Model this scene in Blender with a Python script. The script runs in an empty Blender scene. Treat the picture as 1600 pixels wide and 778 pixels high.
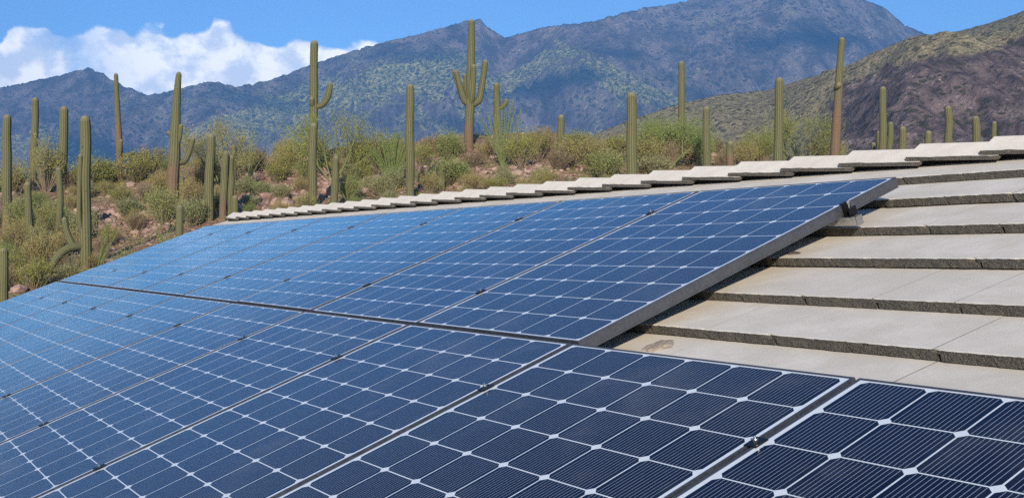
import bpy, bmesh, math, random
import numpy as np
from mathutils import Vector, Matrix, noise as mnoise

random.seed(7)
rng = np.random.default_rng(7)
SC = bpy.context.scene
COL = SC.collection
R = math.radians

# ------------------------------------------------------------------ camera
FPX, CX, HY = 1625.0, 586.94, 395.8            # focal length, principal column, horizon row (in 1600 px units)
cam_d = bpy.data.cameras.new('camera'); cam = bpy.data.objects.new('camera', cam_d); COL.objects.link(cam)
cam_d.sensor_width = 36; cam_d.lens = 36 * FPX / 1600; cam_d.shift_x = (800 - CX) / 1600
cam_d.clip_start = 0.05; cam_d.clip_end = 30000
cam.location = (0, 0, 0); cam.rotation_euler = (R(90 + 0.24), 0, 0)
SC.camera = cam

# ------------------------------------------------------------------ light
SUN_DIR = Vector((-0.346, -1.88, 0.67)).normalized()      # towards the sun
sun_el = math.asin(SUN_DIR.z); sun_az = math.atan2(SUN_DIR.x, SUN_DIR.y)
sl = bpy.data.lights.new('sun', 'SUN'); so = bpy.data.objects.new('sun', sl); COL.objects.link(so)
sl.energy = 4.8; sl.angle = R(0.5); sl.color = (1.0, 0.89, 0.74)
so.rotation_euler = (-SUN_DIR).to_track_quat('-Z', 'Y').to_euler()

W = bpy.data.worlds.new('World'); SC.world = W; W.use_nodes = True
SC.view_settings.view_transform = 'Standard'; SC.view_settings.look = 'None'
SC.view_settings.gamma = 1; SC.view_settings.use_curve_mapping = False
SC.view_settings.exposure = 0.86
SC.cycles.use_denoising = False
SC.cycles.max_bounces = 6; SC.cycles.diffuse_bounces = 3; SC.cycles.glossy_bounces = 3
SC.cycles.transparent_max_bounces = 8; SC.cycles.volume_bounces = 0
SC.cycles.sample_clamp_indirect = 6

class NT:
    """tiny node helper"""
    def __init__(s, tree): s.t = tree; s.n = tree.nodes; s.l = tree.links
    def new(s, typ, **kw):
        nd = s.n.new(typ)
        for k, v in kw.items(): setattr(nd, k, v)
        return nd
    def put(s, nd, i, v):
        if isinstance(v, bpy.types.NodeSocket): s.l.new(v, nd.inputs[i])
        elif v is not None: nd.inputs[i].default_value = v
    def m(s, op, a, b=None, c=None, clamp=False):
        nd = s.new('ShaderNodeMath', operation=op, use_clamp=clamp)
        s.put(nd, 0, a); s.put(nd, 1, b); s.put(nd, 2, c); return nd.outputs[0]
    def v(s, op, a, b=None, sc=None):
        nd = s.new('ShaderNodeVectorMath', operation=op); s.put(nd, 0, a); s.put(nd, 1, b)
        if sc is not None: s.put(nd, 3, sc)
        return nd.outputs[0]
    def mix(s, f, a, b, blend='MIX'):
        nd = s.new('ShaderNodeMix', data_type='RGBA', blend_type=blend)
        s.put(nd, 0, f); s.put(nd, 6, a); s.put(nd, 7, b); return nd.outputs[2]
    def noise(s, vec, scale, det=4, rough=0.55, dist=0.0, out=0):
        nd = s.new('ShaderNodeTexNoise'); s.put(nd, 'Vector', vec); s.put(nd, 'Scale', scale)
        s.put(nd, 'Detail', det); s.put(nd, 'Roughness', rough); s.put(nd, 'Distortion', dist); return nd.outputs[out]
    def voro(s, vec, scale, feature='F1', out=0, rand=1.0):
        nd = s.new('ShaderNodeTexVoronoi', feature=feature); s.put(nd, 'Vector', vec); s.put(nd, 'Scale', scale)
        s.put(nd, 'Randomness', rand); return nd.outputs[out]
    def ramp(s, f, pts, interp='LINEAR'):
        nd = s.new('ShaderNodeValToRGB'); cr = nd.color_ramp; cr.interpolation = interp
        while len(cr.elements) < len(pts): cr.elements.new(0.5)
        for e, (p, c) in zip(cr.elements, pts):
            e.position = p; e.color = (*c, 1) if len(c) == 3 else c
        s.put(nd, 0, f); return nd.outputs[0]
    def rng(s, f, a, b, c=0.0, d=1.0, smooth=True):
        nd = s.new('ShaderNodeMapRange', interpolation_type='SMOOTHSTEP' if smooth else 'LINEAR')
        s.put(nd, 0, f); s.put(nd, 1, a); s.put(nd, 2, b); s.put(nd, 3, c); s.put(nd, 4, d); return nd.outputs[0]
    def attr(s, name, out='Color'):
        nd = s.new('ShaderNodeAttribute', attribute_name=name); return nd.outputs[out]
    def bump(s, h, strength, dist, normal=None):
        nd = s.new('ShaderNodeBump'); s.put(nd, 'Height', h); s.put(nd, 'Strength', strength); s.put(nd, 'Distance', dist)
        if normal is not None: s.put(nd, 'Normal', normal)
        return nd.outputs[0]

def g(v): return (v, v, v, 1)
def c4(*c): return (*c, 1)

def row_el(px, row):                                     # elevation of a photo point
    a = math.atan((px - CX) / FPX); return math.atan((HY - row) / FPX * math.cos(a))

# world: sky + a bank of cumulus low in the north-west
t = NT(W.node_tree); W.node_tree.nodes.clear()
sky = t.new('ShaderNodeTexSky', sky_type='NISHITA'); sky.sun_disc = False
sky.sun_elevation = sun_el; sky.sun_rotation = sun_az; sky.altitude = 900; sky.air_density = 1.0; sky.dust_density = 0.25; sky.ozone_density = 2.2
tc = t.new('ShaderNodeTexCoord'); D = tc.outputs['Generated']
sx = t.new('ShaderNodeSeparateXYZ'); t.put(sx, 0, D)
az = t.m('ARCTAN2', sx.outputs[0], sx.outputs[1]); el = t.m('ARCSINE', sx.outputs[2])
cloud_top = [(-500, 60), (-300, 30), (-120, 75), (0, 62), (35, 34), (60, 44), (110, 52), (160, 44), (200, 44), (240, 40), (280, 52), (320, 42), (345, 30), (375, 46), (420, 62), (455, 54), (500, 68), (540, 76), (558, 72), (578, 62), (600, 80), (630, 120), (760, 200), (1700, 240)]
fc = t.new('ShaderNodeFloatCurve'); cu = fc.mapping.curves[0]
A0, A1 = -0.75, 0.65; E1 = 0.30
pts = [((math.atan((px - CX) / FPX) - A0) / (A1 - A0), row_el(px, r) / E1) for px, r in cloud_top]
pts = [p for p in pts if 0 <= p[0] <= 1]
cu.points[0].location = (0, 0.8); cu.points[1].location = (1, 0.0)
for p in pts: cu.points.new(*p)
fc.mapping.update()
t.put(fc, 1, t.rng(az, A0, A1, 0, 1, smooth=False))
top = t.m('MULTIPLY', fc.outputs[0], E1)
mp = t.new('ShaderNodeMapping'); t.put(mp, 0, D); mp.inputs['Scale'].default_value = (1, 1, 1.25)
P = mp.outputs[0]
n1 = t.noise(P, 16, 7, 0.56, 0.2); n2 = t.noise(P, 42, 5, 0.6, 0.0)
v1 = t.voro(t.v('ADD', P, t.v('MULTIPLY', t.noise(P, 30, 4, 0.6, out=1), (0.02, 0.02, 0.02))), 30, 'SMOOTH_F1'); v2 = t.voro(P, 75, 'SMOOTH_F1')
puff = t.m('ADD', t.m('MULTIPLY', t.m('SUBTRACT', 0.45, v1), 0.024), t.m('MULTIPLY', t.m('SUBTRACT', 0.45, v2), 0.010))
wob = t.m('ADD', t.m('ADD', t.m('MULTIPLY', t.m('SUBTRACT', n1, 0.5), 0.026), t.m('MULTIPLY', t.m('SUBTRACT', n2, 0.5), 0.010)), puff)
edge = t.m('SUBTRACT', t.m('ADD', top, wob), el)
mask = t.rng(edge, -0.0005, 0.006)
holes = t.rng(t.noise(P, 9, 6, 0.6), 0.33, 0.52, 0.25, 1)                 # thin places with blue showing
deep = t.rng(az, -0.36, -0.20, 0.0, 1.0)
holes = t.m('MAXIMUM', holes, deep)
mask = t.m('MULTIPLY', mask, holes)
sh = t.v('ADD', P, (-0.010, 0.0, 0.020))
lit = t.m('SUBTRACT', t.noise(P, 20, 8, 0.58, 0.2), t.noise(sh, 20, 8, 0.58, 0.2))
vs_ = t.voro(t.v('ADD', P, (-0.006, 0.0, 0.010)), 30, 'SMOOTH_F1')
lit = t.m('ADD', lit, t.m('MULTIPLY', t.m('SUBTRACT', vs_, v1), 0.35))
lit = t.rng(lit, -0.13, 0.10)
ccol = t.mix(lit, c4(7.6, 8.6, 10.2), c4(14.5, 14.0, 13.2))
ccol = t.mix(t.rng(edge, 0.0, 0.11, 0.0, 0.45), ccol, c4(9.5, 10.2, 11.5))
hz = t.mix(t.rng(el, -0.02, 0.5, 0.0, 1.0), c4(0.80, 1.18, 1.55), c4(0.56, 0.90, 1.28))
hz = t.mix(t.rng(el, 0.35, 0.75), hz, c4(0.34, 0.52, 0.78))
skyc = t.mix(1.0, sky.outputs[0], hz, 'MULTIPLY')
final = t.mix(mask, skyc, ccol)
bg = t.new('ShaderNodeBackground'); t.put(bg, 0, final); bg.inputs[1].default_value = 0.10
wo = t.new('ShaderNodeOutputWorld'); t.l.new(bg.outputs[0], wo.inputs[0])

# ------------------------------------------------------------------ helpers
def mat(name):
    m = bpy.data.materials.new(name); m.use_nodes = True; m.node_tree.nodes.clear()
    t = NT(m.node_tree)
    p = t.new('ShaderNodeBsdfPrincipled'); o = t.new('ShaderNodeOutputMaterial'); t.l.new(p.outputs[0], o.inputs[0])
    return m, t, p

def mesh_obj(name, verts, faces, material, parent=None, smooth=False, mats=None, midx=None, attrs=None):
    me = bpy.data.meshes.new(name); me.from_pydata([tuple(v) for v in verts], [], [tuple(f) for f in faces])
    for m_ in (mats or [material]): me.materials.append(m_)
    if midx is not None: me.polygons.foreach_set('material_index', np.asarray(midx, dtype=np.int32))
    if smooth: me.polygons.foreach_set('use_smooth', np.ones(len(me.polygons), dtype=bool))
    if attrs:
        for an, (dom, vals) in attrs.items():
            a = me.attributes.new(an, 'FLOAT', dom); a.data.foreach_set('value', np.asarray(vals, dtype=np.float32))
    me.update()
    o = bpy.data.objects.new(name, me); COL.objects.link(o)
    if parent is not None: o.parent = parent
    return o

def tag(o, label=None, cat=None, group=None, kind=None):
    if label: o['label'] = label
    if cat: o['category'] = cat
    if group: o['group'] = group
    if kind: o['kind'] = kind
    return o

def empty(name, loc=(0, 0, 0)):
    o = bpy.data.objects.new(name, None); o.empty_display_size = 0.1; o.location = loc; COL.objects.link(o); return o

def copy_tree(o, parent=None):
    c = o.copy(); COL.objects.link(c)
    if parent is not None: c.parent = parent
    for ch in o.children: copy_tree(ch, c)
    return c

class MB:
    """mesh collector"""
    def __init__(s): s.v = []; s.f = []; s.mi = []
    def quad(s, a, b, c, d, mi=0):
        i = len(s.v); s.v += [a, b, c, d]; s.f.append((i, i+1, i+2, i+3)); s.mi.append(mi)
    def box(s, lo, hi, mi=0, fr=None):
        x0, y0, z0 = lo; x1, y1, z1 = hi; i = len(s.v)
        c = [(x0,y0,z0),(x1,y0,z0),(x1,y1,z0),(x0,y1,z0),(x0,y0,z1),(x1,y0,z1),(x1,y1,z1),(x0,y1,z1)]
        s.v += [fr(*p) if fr else p for p in c]
        for f in ((0,3,2,1),(4,5,6,7),(0,1,5,4),(1,2,6,5),(2,3,7,6),(3,0,4,7)):
            s.f.append(tuple(i+k for k in f)); s.mi.append(mi)
    def build(s, name, material, parent=None, mats=None, smooth=False):
        return mesh_obj(name, s.v, s.f, material, parent, smooth, mats, s.mi if mats else None)

# ------------------------------------------------------------------ roof frame (s along the ridge, t up the slope, n off the panel plane)
SL = R(20.224)
U = Vector((0.46962, -0.88287, 0.0)).normalized()
V = Vector((0.82844, 0.44067, 0.34570)); V = (V - U * V.dot(U)).normalized()
N = U.cross(V).normalized()
P0 = Vector((0.60631, 3.18290, -0.28232))
def F(s, t_, n=0.0): return P0 + U * s + V * t_ + N * n
ROT = Matrix((U, V, N)).transposed().to_4x4()
def frame_empty(name, s, t_, n=0.0):
    o = empty(name); o.matrix_world = Matrix.Translation(F(s, t_, n)) @ ROT; return o

# ------------------------------------------------------------------ terrain
crest_rows = [(-900, 290), (-400, 288), (0, 284), (100, 278), (200, 274), (300, 256), (400, 247), (480, 238), (560, 230), (640, 224), (700, 217), (760, 214), (820, 212), (900, 214), (980, 220), (1060, 228), (1150, 244), (1250, 256), (1350, 268), (1500, 280), (1700, 290), (2600, 300)]
cr_x = np.array([p[0] for p in crest_rows], float); cr_y = np.array([p[1] for p in crest_rows], float)
YC = 62.0
def hill_z(x, y):
    if y < 1: y = 1
    px = CX + FPX * x / y
    row = float(np.interp(px, cr_x, cr_y)); zc = (HY - row) / FPX * YC
    tt = (y - 20) / (YC - 20)
    if tt <= 0: z = -3.0 + tt * 2.2
    elif tt <= 1: z = -3.0 + (zc + 3.0) * tt ** 1.3
    else:
        q = tt - 1; z = zc + (zc + 3) * (0.55 * q - 2.4 * q * q)
    am = min(1.0, max(0.0, (y - 12) / 15))
    z += am * (0.42 * mnoise.noise(Vector((x * 0.16, y * 0.16, 1.7))) + 0.20 * mnoise.noise(Vector((x * 0.5, y * 0.5, 4.1))) + 0.07 * mnoise.noise(Vector((x * 1.5, y * 1.5, 9.1))))
    return max(z, -4.35)
def on_hill(px, row, y_hint=None):
    """ground point seen at a photo position"""
    a = (px - CX) / FPX; b = (HY - row) / FPX
    y = 20.0
    while y < 75:
        if hill_z(a * y, y) >= b * y: return Vector((a * y, y, hill_z(a * y, y)))
        y += 0.1
    y = 60.0
    return Vector((a * y, y, hill_z(a * y, y)))

# --- materials for land
def mat_soil():
    m, t, p = mat('desert_soil')
    co = t.new('ShaderNodeTexCoord').outputs['Object']
    n1 = t.noise(co, 0.35, 5, 0.6); n2 = t.noise(co, 3.0, 6, 0.65); n3 = t.noise(co, 11, 4, 0.6)
    vc = t.voro(co, 3.2, out=1); vd = t.voro(co, 3.2); vd2 = t.voro(co, 9.0)
    soil = t.ramp(n2, [(0.25, (0.10, 0.055, 0.036)), (0.5, (0.25, 0.145, 0.095)), (0.72, (0.42, 0.28, 0.20))])
    rock = t.mix(t.m('MULTIPLY', t.new('ShaderNodeSeparateColor').outputs[0], 1.0), c4(0.30, 0.17, 0.13), c4(0.44, 0.31, 0.25))
    sep = t.new('ShaderNodeSeparateColor'); t.put(sep, 0, vc)
    rock = t.mix(sep.outputs[0], c4(0.24, 0.13, 0.10), c4(0.46, 0.33, 0.27))
    col = t.mix(t.rng(vd, 0.10, 0.26, 0.75, 0.0), soil, rock)
    grass = t.ramp(n3, [(0.3, (0.10, 0.10, 0.035)), (0.7, (0.28, 0.25, 0.11))])
    col = t.mix(t.rng(n1, 0.44, 0.60, 0.0, 0.85), col, grass)
    t.put(p, 'Base Color', col); p.inputs['Roughness'].default_value = 0.95; p.inputs['Specular IOR Level'].default_value = 0.15
    h = t.m('ADD', t.m('MULTIPLY', t.m('SUBTRACT', 1.0, vd), 0.7), t.m('ADD', t.m('MULTIPLY', n2, 0.5), t.m('MULTIPLY', vd2, -0.2)))
    t.put(p, 'Normal', t.bump(h, 0.9, 0.25)); return m

def mat_mountain(name, feat, rockA, rockB, vegA, vegB, dotc, lo=0.40, hi=0.62, bump=0.6, slopew=1.0, cell=14.0, dens=0.5, pale=(0.5, 0.4, 0.34)):
    """feat: size in metres of the broad patches; cell: spacing of single trees or bushes"""
    m, t, p = mat(name)
    co = t.new('ShaderNodeTexCoord').outputs['Object']
    nz = t.new('ShaderNodeSeparateXYZ'); geo = t.new('ShaderNodeNewGeometry'); t.put(nz, 0, geo.outputs['Normal'])
    mpp = t.new('ShaderNodeMapping'); t.put(mpp, 0, co); mpp.inputs['Scale'].default_value = (1, 0.8, 0.38); mpp.inputs['Rotation'].default_value = (0, R(12), 0)
    cs = mpp.outputs[0]; n1 = t.noise(cs, 1 / feat, 8, 0.58, 0.4); n2 = t.noise(cs, 6 / feat, 7, 0.66, 0.3); n3 = t.noise(co, 1 / (cell * .7), 5, 0.7)
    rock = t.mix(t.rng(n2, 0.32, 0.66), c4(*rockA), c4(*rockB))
    pf = t.m('MULTIPLY', t.rng(n3, 0.56, 0.68), t.rng(n2, 0.48, 0.60)); rock = t.mix(pf, rock, c4(*pale))
    veg = t.mix(t.rng(n3, 0.35, 0.65), c4(*vegA), c4(*vegB))
    f = t.m('ADD', t.m('ADD', t.m('MULTIPLY', n1, 0.7), t.m('MULTIPLY', n2, 0.3)), t.m('MULTIPLY', t.m('SUBTRACT', nz.outputs[2], 0.78), slopew))
    f = t.m('ADD', f, t.m('MULTIPLY', t.attr('green', 'Fac'), 0.35))
    col = t.mix(t.rng(f, lo, hi), rock, veg)
    vv = t.new('ShaderNodeTexVoronoi'); t.put(vv, 'Vector', co); t.put(vv, 'Scale', 1 / cell)
    sp = t.new('ShaderNodeSeparateColor'); t.put(sp, 0, vv.outputs[1])
    th = t.m('MULTIPLY', t.m('POWER', sp.outputs[0], 1.5), 0.62)
    dots = t.m('MULTIPLY', t.m('LESS_THAN', vv.outputs[0], th), t.rng(t.m('ADD', n1, t.m('MULTIPLY', n2, .5)), 0.62 - dens * .3, 0.95 - dens * .3))
    col = t.mix(t.m('MULTIPLY', dots, 0.75), col, c4(*dotc))
    t.put(p, 'Base Color', col); p.inputs['Roughness'].default_value = 1.0; p.inputs['Specular IOR Level'].default_value = 0.0
    h = t.m('ADD', t.m('MULTIPLY', n2, 1.0), t.m('ADD', t.m('MULTIPLY', n3, 0.30), t.m('MULTIPLY', dots, 0.10)))
    t.put(p, 'Normal', t.bump(h, bump, feat * 0.16)); return m

M_soil = mat_soil()
# flat desert floor to the horizon
gm, tt_, pp_ = mat('desert_floor')
co = tt_.new('ShaderNodeTexCoord').outputs['Object']
tt_.put(pp_, 'Base Color', tt_.mix(tt_.noise(co, 0.05, 8, 0.7), c4(0.12, 0.11, 0.06), c4(0.30, 0.23, 0.16))); pp_.inputs['Roughness'].default_value = 1
GZ = -4.3
g_ = MB(); g_.quad((-4600, -1500, GZ), (4600, -1500, GZ), (4600, 4250, GZ), (-4600, 4250, GZ)); ground = g_.build('ground', gm); tag(ground, kind='structure')

def grid_faces(nr, nc):
    i = np.arange(nr - 1)[:, None] * nc + np.arange(nc - 1)[None, :]
    return np.stack([i, i + 1, i + nc + 1, i + nc], -1).reshape(-1, 4).tolist()

def build_hillside():
    pxs = np.linspace(-1000, 2700, 560); ys = np.concatenate([np.linspace(7, 24, 16), np.linspace(24.4, 74, 150), np.linspace(76, 110, 12)])
    vs = []
    for y in ys:
        for px in pxs:
            x = (px - CX) / FPX * y; vs.append((x, y, hill_z(x, y)))
    o = mesh_obj('hillside', vs, grid_faces(len(ys), len(pxs)), M_soil, smooth=True); tag(o, kind='structure')
build_hillside()

def build_range(name, prof, y0, y1, zb, px0, px1, nc, nr, amp, nscale, material, power=1.0, cliff=None, greenf=None, seed=0.0, crest_amp=0.0):
    xs = np.array([p[0] for p in prof], float); rs = np.array([p[1] for p in prof], float)
    pxs = np.linspace(px0, px1, nc); vs = []; gr = []
    tv = np.concatenate([np.linspace(0, 1, nr), 1 + np.array([0.02, 0.05, 0.09])])
    for q in tv:
        for px in pxs:
            row = np.interp(px, xs, rs)
            wv = 1 + 0.10 * mnoise.noise(Vector((px * 0.004, 3.3 + seed, 0)))
            yc = y1 * wv; y = y0 + (yc - y0) * q; a = (px - CX) / FPX; x = a * y
            row += crest_amp * mnoise.noise(Vector((px * 0.09, seed, 1))) + crest_amp * 0.6 * mnoise.noise(Vector((px * 0.3, seed, 5)))
            zc = (HY - row) / FPX * yc
            if q <= 1:
                tq = q ** power
                if cliff: tq = cliff(tq, px)
                z = zb + (zc - zb) * tq
                w = min(1, q * 3.0) * (1 - q) ** 0.7
                v = Vector((x * nscale, y * nscale * 0.55, z * nscale * 0.25 + seed))
                nz_ = mnoise.ridged_multi_fractal(v, 0.9, 2.1, 7, 1.0, 2.0)
                z -= amp * w * max(0.0, 2.1 - nz_)
                vf = Vector((x * nscale * 7, y * nscale * 5, seed))
                z += amp * 0.10 * w * (mnoise.fractal(vf, 0.8, 2.0, 4) - 0.4)
            else:
                z = zc - (zc - zb) * (q - 1) * 5
            vs.append((x, y, z)); gr.append(greenf(px, q, (HY - z / y * FPX)) if greenf else 0.0)
    o = mesh_obj(name, vs, grid_faces(len(tv), nc), material, smooth=True, attrs={'green': ('POINT', gr)})
    tag(o, kind='structure'); return o

far_prof = [(-700, 60), (-400, 150), (-200, 120), (-60, 150), (0, 137), (50, 127), (95, 117), (120, 110), (137, 107), (150, 110), (168, 120), (190, 133), (232, 149), (280, 139), (322, 128), (345, 129), (367, 136), (420, 126), (500, 96), (560, 77), (600, 66), (640, 57), (690, 44), (720, 35), (735, 32), (750, 30), (762, 42), (788, 59), (802, 56), (850, 42), (900, 37), (930, 33), (975, 20), (1010, 12), (1040, 8), (1060, 5), (1080, -2), (1150, -8), (1230, -22), (1300, -6), (1350, 0), (1375, 8), (1390, 18), (1412, 38), (1455, 57), (1500, 80), (1560, 95), (1640, 130), (1900, 90), (2300, 120), (2700, 160)]
mid_prof = [(-700, 300), (-300, 260), (0, 290), (120, 262), (200, 252), (260, 218), (330, 178), (400, 150), (470, 131), (550, 114), (620, 97), (680, 86), (740, 84), (775, 104), (810, 140), (860, 178), (920, 190), (990, 210), (1100, 240), (1300, 250), (1700, 270), (2400, 250)]
right_prof = [(600, 330), (760, 290), (860, 250), (940, 205), (985, 188), (1050, 166), (1120, 149), (1200, 141), (1258, 123), (1316, 108), (1345, 95), (1374, 83), (1416, 67), (1466, 58), (1509, 46), (1547, 36), (1600, 18), (1700, -20), (1900, -70), (2300, -60), (2700, 0)]
M_far = mat_mountain('far_mountain', 420, (0.085, 0.080, 0.075), (0.38, 0.31, 0.26), (0.050, 0.078, 0.026), (0.74, 0.70, 0.26), (0.018, 0.032, 0.010), 0.42, 0.60, 1.0, 0.6, 16, 0.35, (0.85, 0.66, 0.55))  # sunlit patches painted in through the bright yellow-green and pale rock
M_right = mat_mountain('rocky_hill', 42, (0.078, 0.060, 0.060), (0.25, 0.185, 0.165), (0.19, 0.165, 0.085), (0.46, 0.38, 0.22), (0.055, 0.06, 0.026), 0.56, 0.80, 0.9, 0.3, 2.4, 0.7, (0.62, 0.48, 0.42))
sunlit_band_top = [(-700, 300), (-100, 215), (60, 205), (130, 215), (200, 262), (250, 235), (330, 186), (450, 150), (520, 128), (600, 104), (680, 92), (740, 86), (775, 118), (820, 100), (870, 66), (930, 82), (1000, 130), (1080, 150), (1180, 170), (1300, 150), (1600, 160), (2700, 200)]
bx = np.array([p[0] for p in sunlit_band_top], float); by = np.array([p[1] for p in sunlit_band_top], float)
def far_sunlit_green(px, q, row):  # green slope with sunlight painted into its band, darker above it
    e = np.interp(px, bx, by) + 10 * mnoise.noise(Vector((px * 0.012, 2, 2))) + 6 * mnoise.noise(Vector((px * 0.05, 2, 7)))
    d = row - e; side = 1.0 if 220 < px < 780 else 0.55
    if d < 0: return max(-0.35, d / 14 * 0.35)
    return side * (0.9 if d < 24 else max(0.12, 0.9 - (d - 24) / 40))
build_range('far_mountain_range', far_prof, 1900, 3350, GZ - 10, -700, 2700, 1200, 220, 290, 0.0024, M_far, 0.95, greenf=far_sunlit_green, seed=2.0, crest_amp=3.2)
def r_cliff(q, px):
    b = max(0.0, min(1.0, (px - 1150) / 150))
    k = 0.62
    s = (q / k) * 0.80 if q < k else 0.80 + (q - k) / (1 - k) * 0.20
    return q * (1 - b) + s * b
edge_rows = [(600, 400), (1100, 260), (1240, 250), (1290, 175), (1320, 130), (1350, 122), (1400, 100), (1440, 92), (1475, 86), (1520, 95), (1560, 75), (1600, 52), (1700, 20), (2700, 40)]
ex = np.array([p[0] for p in edge_rows], float); er = np.array([p[1] for p in edge_rows], float)
def r_green(px, q, row):
    e = np.interp(px, ex, er) + 9 * mnoise.noise(Vector((px * 0.02, 2, 2))) + 5 * mnoise.noise(Vector((px * 0.09, 2, 7)))
    return max(0.0, min(1.0, (e - row) / 22 + 0.5))
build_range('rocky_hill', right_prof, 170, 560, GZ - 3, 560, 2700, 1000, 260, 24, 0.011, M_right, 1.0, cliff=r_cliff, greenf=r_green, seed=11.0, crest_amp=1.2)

# unseen cloud shapes added behind the camera to throw shade bands on the mountains
def range_pt(prof, y0, y1, zb, power, px, row):
    rc = np.interp(px, [p[0] for p in prof], [p[1] for p in prof]); zc = (HY - rc) / FPX * y1
    for k in range(400):
        q = k / 400; y = y0 + (y1 - y0) * q; z = zb + (zc - zb) * q ** power
        if HY - z / y * FPX <= row: break
    return Vector(((px - CX) / FPX * y, y, z))
cm, ct, cp = mat('shade_cloud_white'); cp.inputs['Base Color'].default_value = (0.9, 0.9, 0.9, 1); cp.inputs['Roughness'].default_value = 1
SX = Vector((0, 0, 1)).cross(SUN_DIR).normalized() * -1; SZ = SX.cross(SUN_DIR).normalized(); SZ = SZ if SZ.z > 0 else -SZ
def shade_cloud(P, w, h, L_, seed, tilt=0.0):
    b = bmesh.new(); bmesh.ops.create_icosphere(b, subdivisions=4, radius=0.5); C0 = P + SUN_DIR * L_
    for v in b.verts:
        n = v.co.normalized(); r = 1 + 0.55 * mnoise.fractal(n * 1.6 + Vector((seed, 0, 0)), 0.8, 2.0, 4)
        a, d, c = v.co.x * w * r, v.co.y * max(h, w * .4) * r, v.co.z * h * r * 1.1
        v.co = SX * (a * math.cos(tilt) - c * math.sin(tilt)) + SZ * (a * math.sin(tilt) + c * math.cos(tilt)) + SUN_DIR * d
    me = bpy.data.meshes.new('shade_cloud'); b.to_mesh(me); b.free(); me.materials.append(cm); o = bpy.data.objects.new('shade_cloud', me); COL.objects.link(o); o.location = C0
    tag(o, kind='structure')
fa = (far_prof, 1900, 3350, GZ - 10, 0.95); ri = (right_prof, 170, 560, GZ - 3, 1.0)
K = 1 / FPX
for src, px, row, wp, hp, tl in ((fa, 130, 190, 330, 90, .0), (fa, 400, 146, 240, 26, .25), (fa, 640, 74, 280, 22, .22), (fa, 860, 110, 230, 70, -.2), (fa, 1270, 50, 300, 60, -.1), (fa, 1150, 130, 160, 60, .3), (fa, 700, 150, 150, 30, .1), (fa, 960, 70, 150, 34, .3), (ri, 1330, 200, 120, 22, .2)):
    P_ = range_pt(*src, px, row); k_ = P_.y * K; shade_cloud(P_, wp * k_ * .72, hp * k_ * .85, 9000 if src is not ri else 4500, px * .013, tl)

# air between here and the mountains
hz_ = MB(); hz_.box((-4700, -1600, GZ - 60), (4700, 4350, 1150)); haze = hz_.build('haze', None, mats=None) if False else None
hm = bpy.data.materials.new('air'); hm.use_nodes = True; hm.node_tree.nodes.clear()
th = NT(hm.node_tree); pv = th.new('ShaderNodeVolumePrincipled'); oo = th.new('ShaderNodeOutputMaterial'); th.l.new(pv.outputs[0], oo.inputs['Volume'])
pv.inputs['Color'].default_value = (0.19, 0.48, 1.0, 1); pv.inputs['Density'].default_value = 2.8e-4; pv.inputs['Anisotropy'].default_value = 0.0
haze = hz_.build('haze', hm); tag(haze, kind='stuff')

# ------------------------------------------------------------------ house and tiled roof
def mat_tile_top():
    m, t, p = mat('white_coated_concrete')
    co = t.new('ShaderNodeTexCoord').outputs['Object']; rt = t.attr('rnd', 'Fac')
    n1 = t.noise(co, 5, 5, 0.6); n2 = t.noise(co, 60, 4, 0.6); n3 = t.noise(co, 240, 2, 0.5)
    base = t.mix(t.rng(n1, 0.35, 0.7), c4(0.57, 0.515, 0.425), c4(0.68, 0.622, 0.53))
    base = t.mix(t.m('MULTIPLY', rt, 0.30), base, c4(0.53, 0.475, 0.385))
    st = t.new('ShaderNodeMapping'); t.put(st, 0, co); st.inputs['Scale'].default_value = (1, 1, 1)
    base = t.mix(t.rng(n2, 0.55, 0.75, 0, 0.25), base, c4(0.42, 0.38, 0.32))
    pits = t.rng(t.voro(co, 42), 0.03, 0.07, 1.0, 0.0)
    pm = t.m('MULTIPLY', pits, t.rng(t.noise(co, 7, 3), 0.52, 0.6))
    base = t.mix(t.m('MULTIPLY', pm, 0.8), base, c4(0.12, 0.10, 0.08))
    t.put(p, 'Base Color', base); p.inputs['Roughness'].default_value = 0.85; p.inputs['Specular IOR Level'].default_value = 0.25
    h = t.m('ADD', t.m('MULTIPLY', n2, 1.0), t.m('ADD', t.m('MULTIPLY', n3, 0.4), t.m('MULTIPLY', pm, -1.5)))
    t.put(p, 'Normal', t.bump(h, 0.30, 0.0015)); return m
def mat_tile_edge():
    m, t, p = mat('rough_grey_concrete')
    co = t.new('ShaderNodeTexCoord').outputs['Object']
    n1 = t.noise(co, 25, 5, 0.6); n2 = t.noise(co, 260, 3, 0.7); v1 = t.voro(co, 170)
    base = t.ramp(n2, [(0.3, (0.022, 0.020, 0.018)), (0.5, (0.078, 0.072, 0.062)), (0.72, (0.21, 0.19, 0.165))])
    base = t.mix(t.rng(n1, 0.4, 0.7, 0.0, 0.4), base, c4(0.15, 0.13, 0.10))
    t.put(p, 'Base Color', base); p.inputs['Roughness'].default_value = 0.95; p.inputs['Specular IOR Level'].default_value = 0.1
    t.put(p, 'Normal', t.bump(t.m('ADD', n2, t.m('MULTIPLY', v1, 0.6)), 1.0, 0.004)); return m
M_top, M_edge = mat_tile_top(), mat_tile_edge()
def simple(name, col, rough=0.6, metal=0.0, nscale=0, amt=0.3, bump=0.0):
    m, t, p = mat(name); p.inputs['Roughness'].default_value = rough; p.inputs['Metallic'].default_value = metal
    if nscale:
        co = t.new('ShaderNodeTexCoord').outputs['Object']; n = t.noise(co, nscale, 5, 0.6)
        t.put(p, 'Base Color', t.mix(n, c4(*[c * (1 - amt) for c in col]), c4(*[min(1, c * (1 + amt)) for c in col])))
        if bump: t.put(p, 'Normal', t.bump(n, bump, 0.01))
    else: p.inputs['Base Color'].default_value = c4(*col)
    return m
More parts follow.
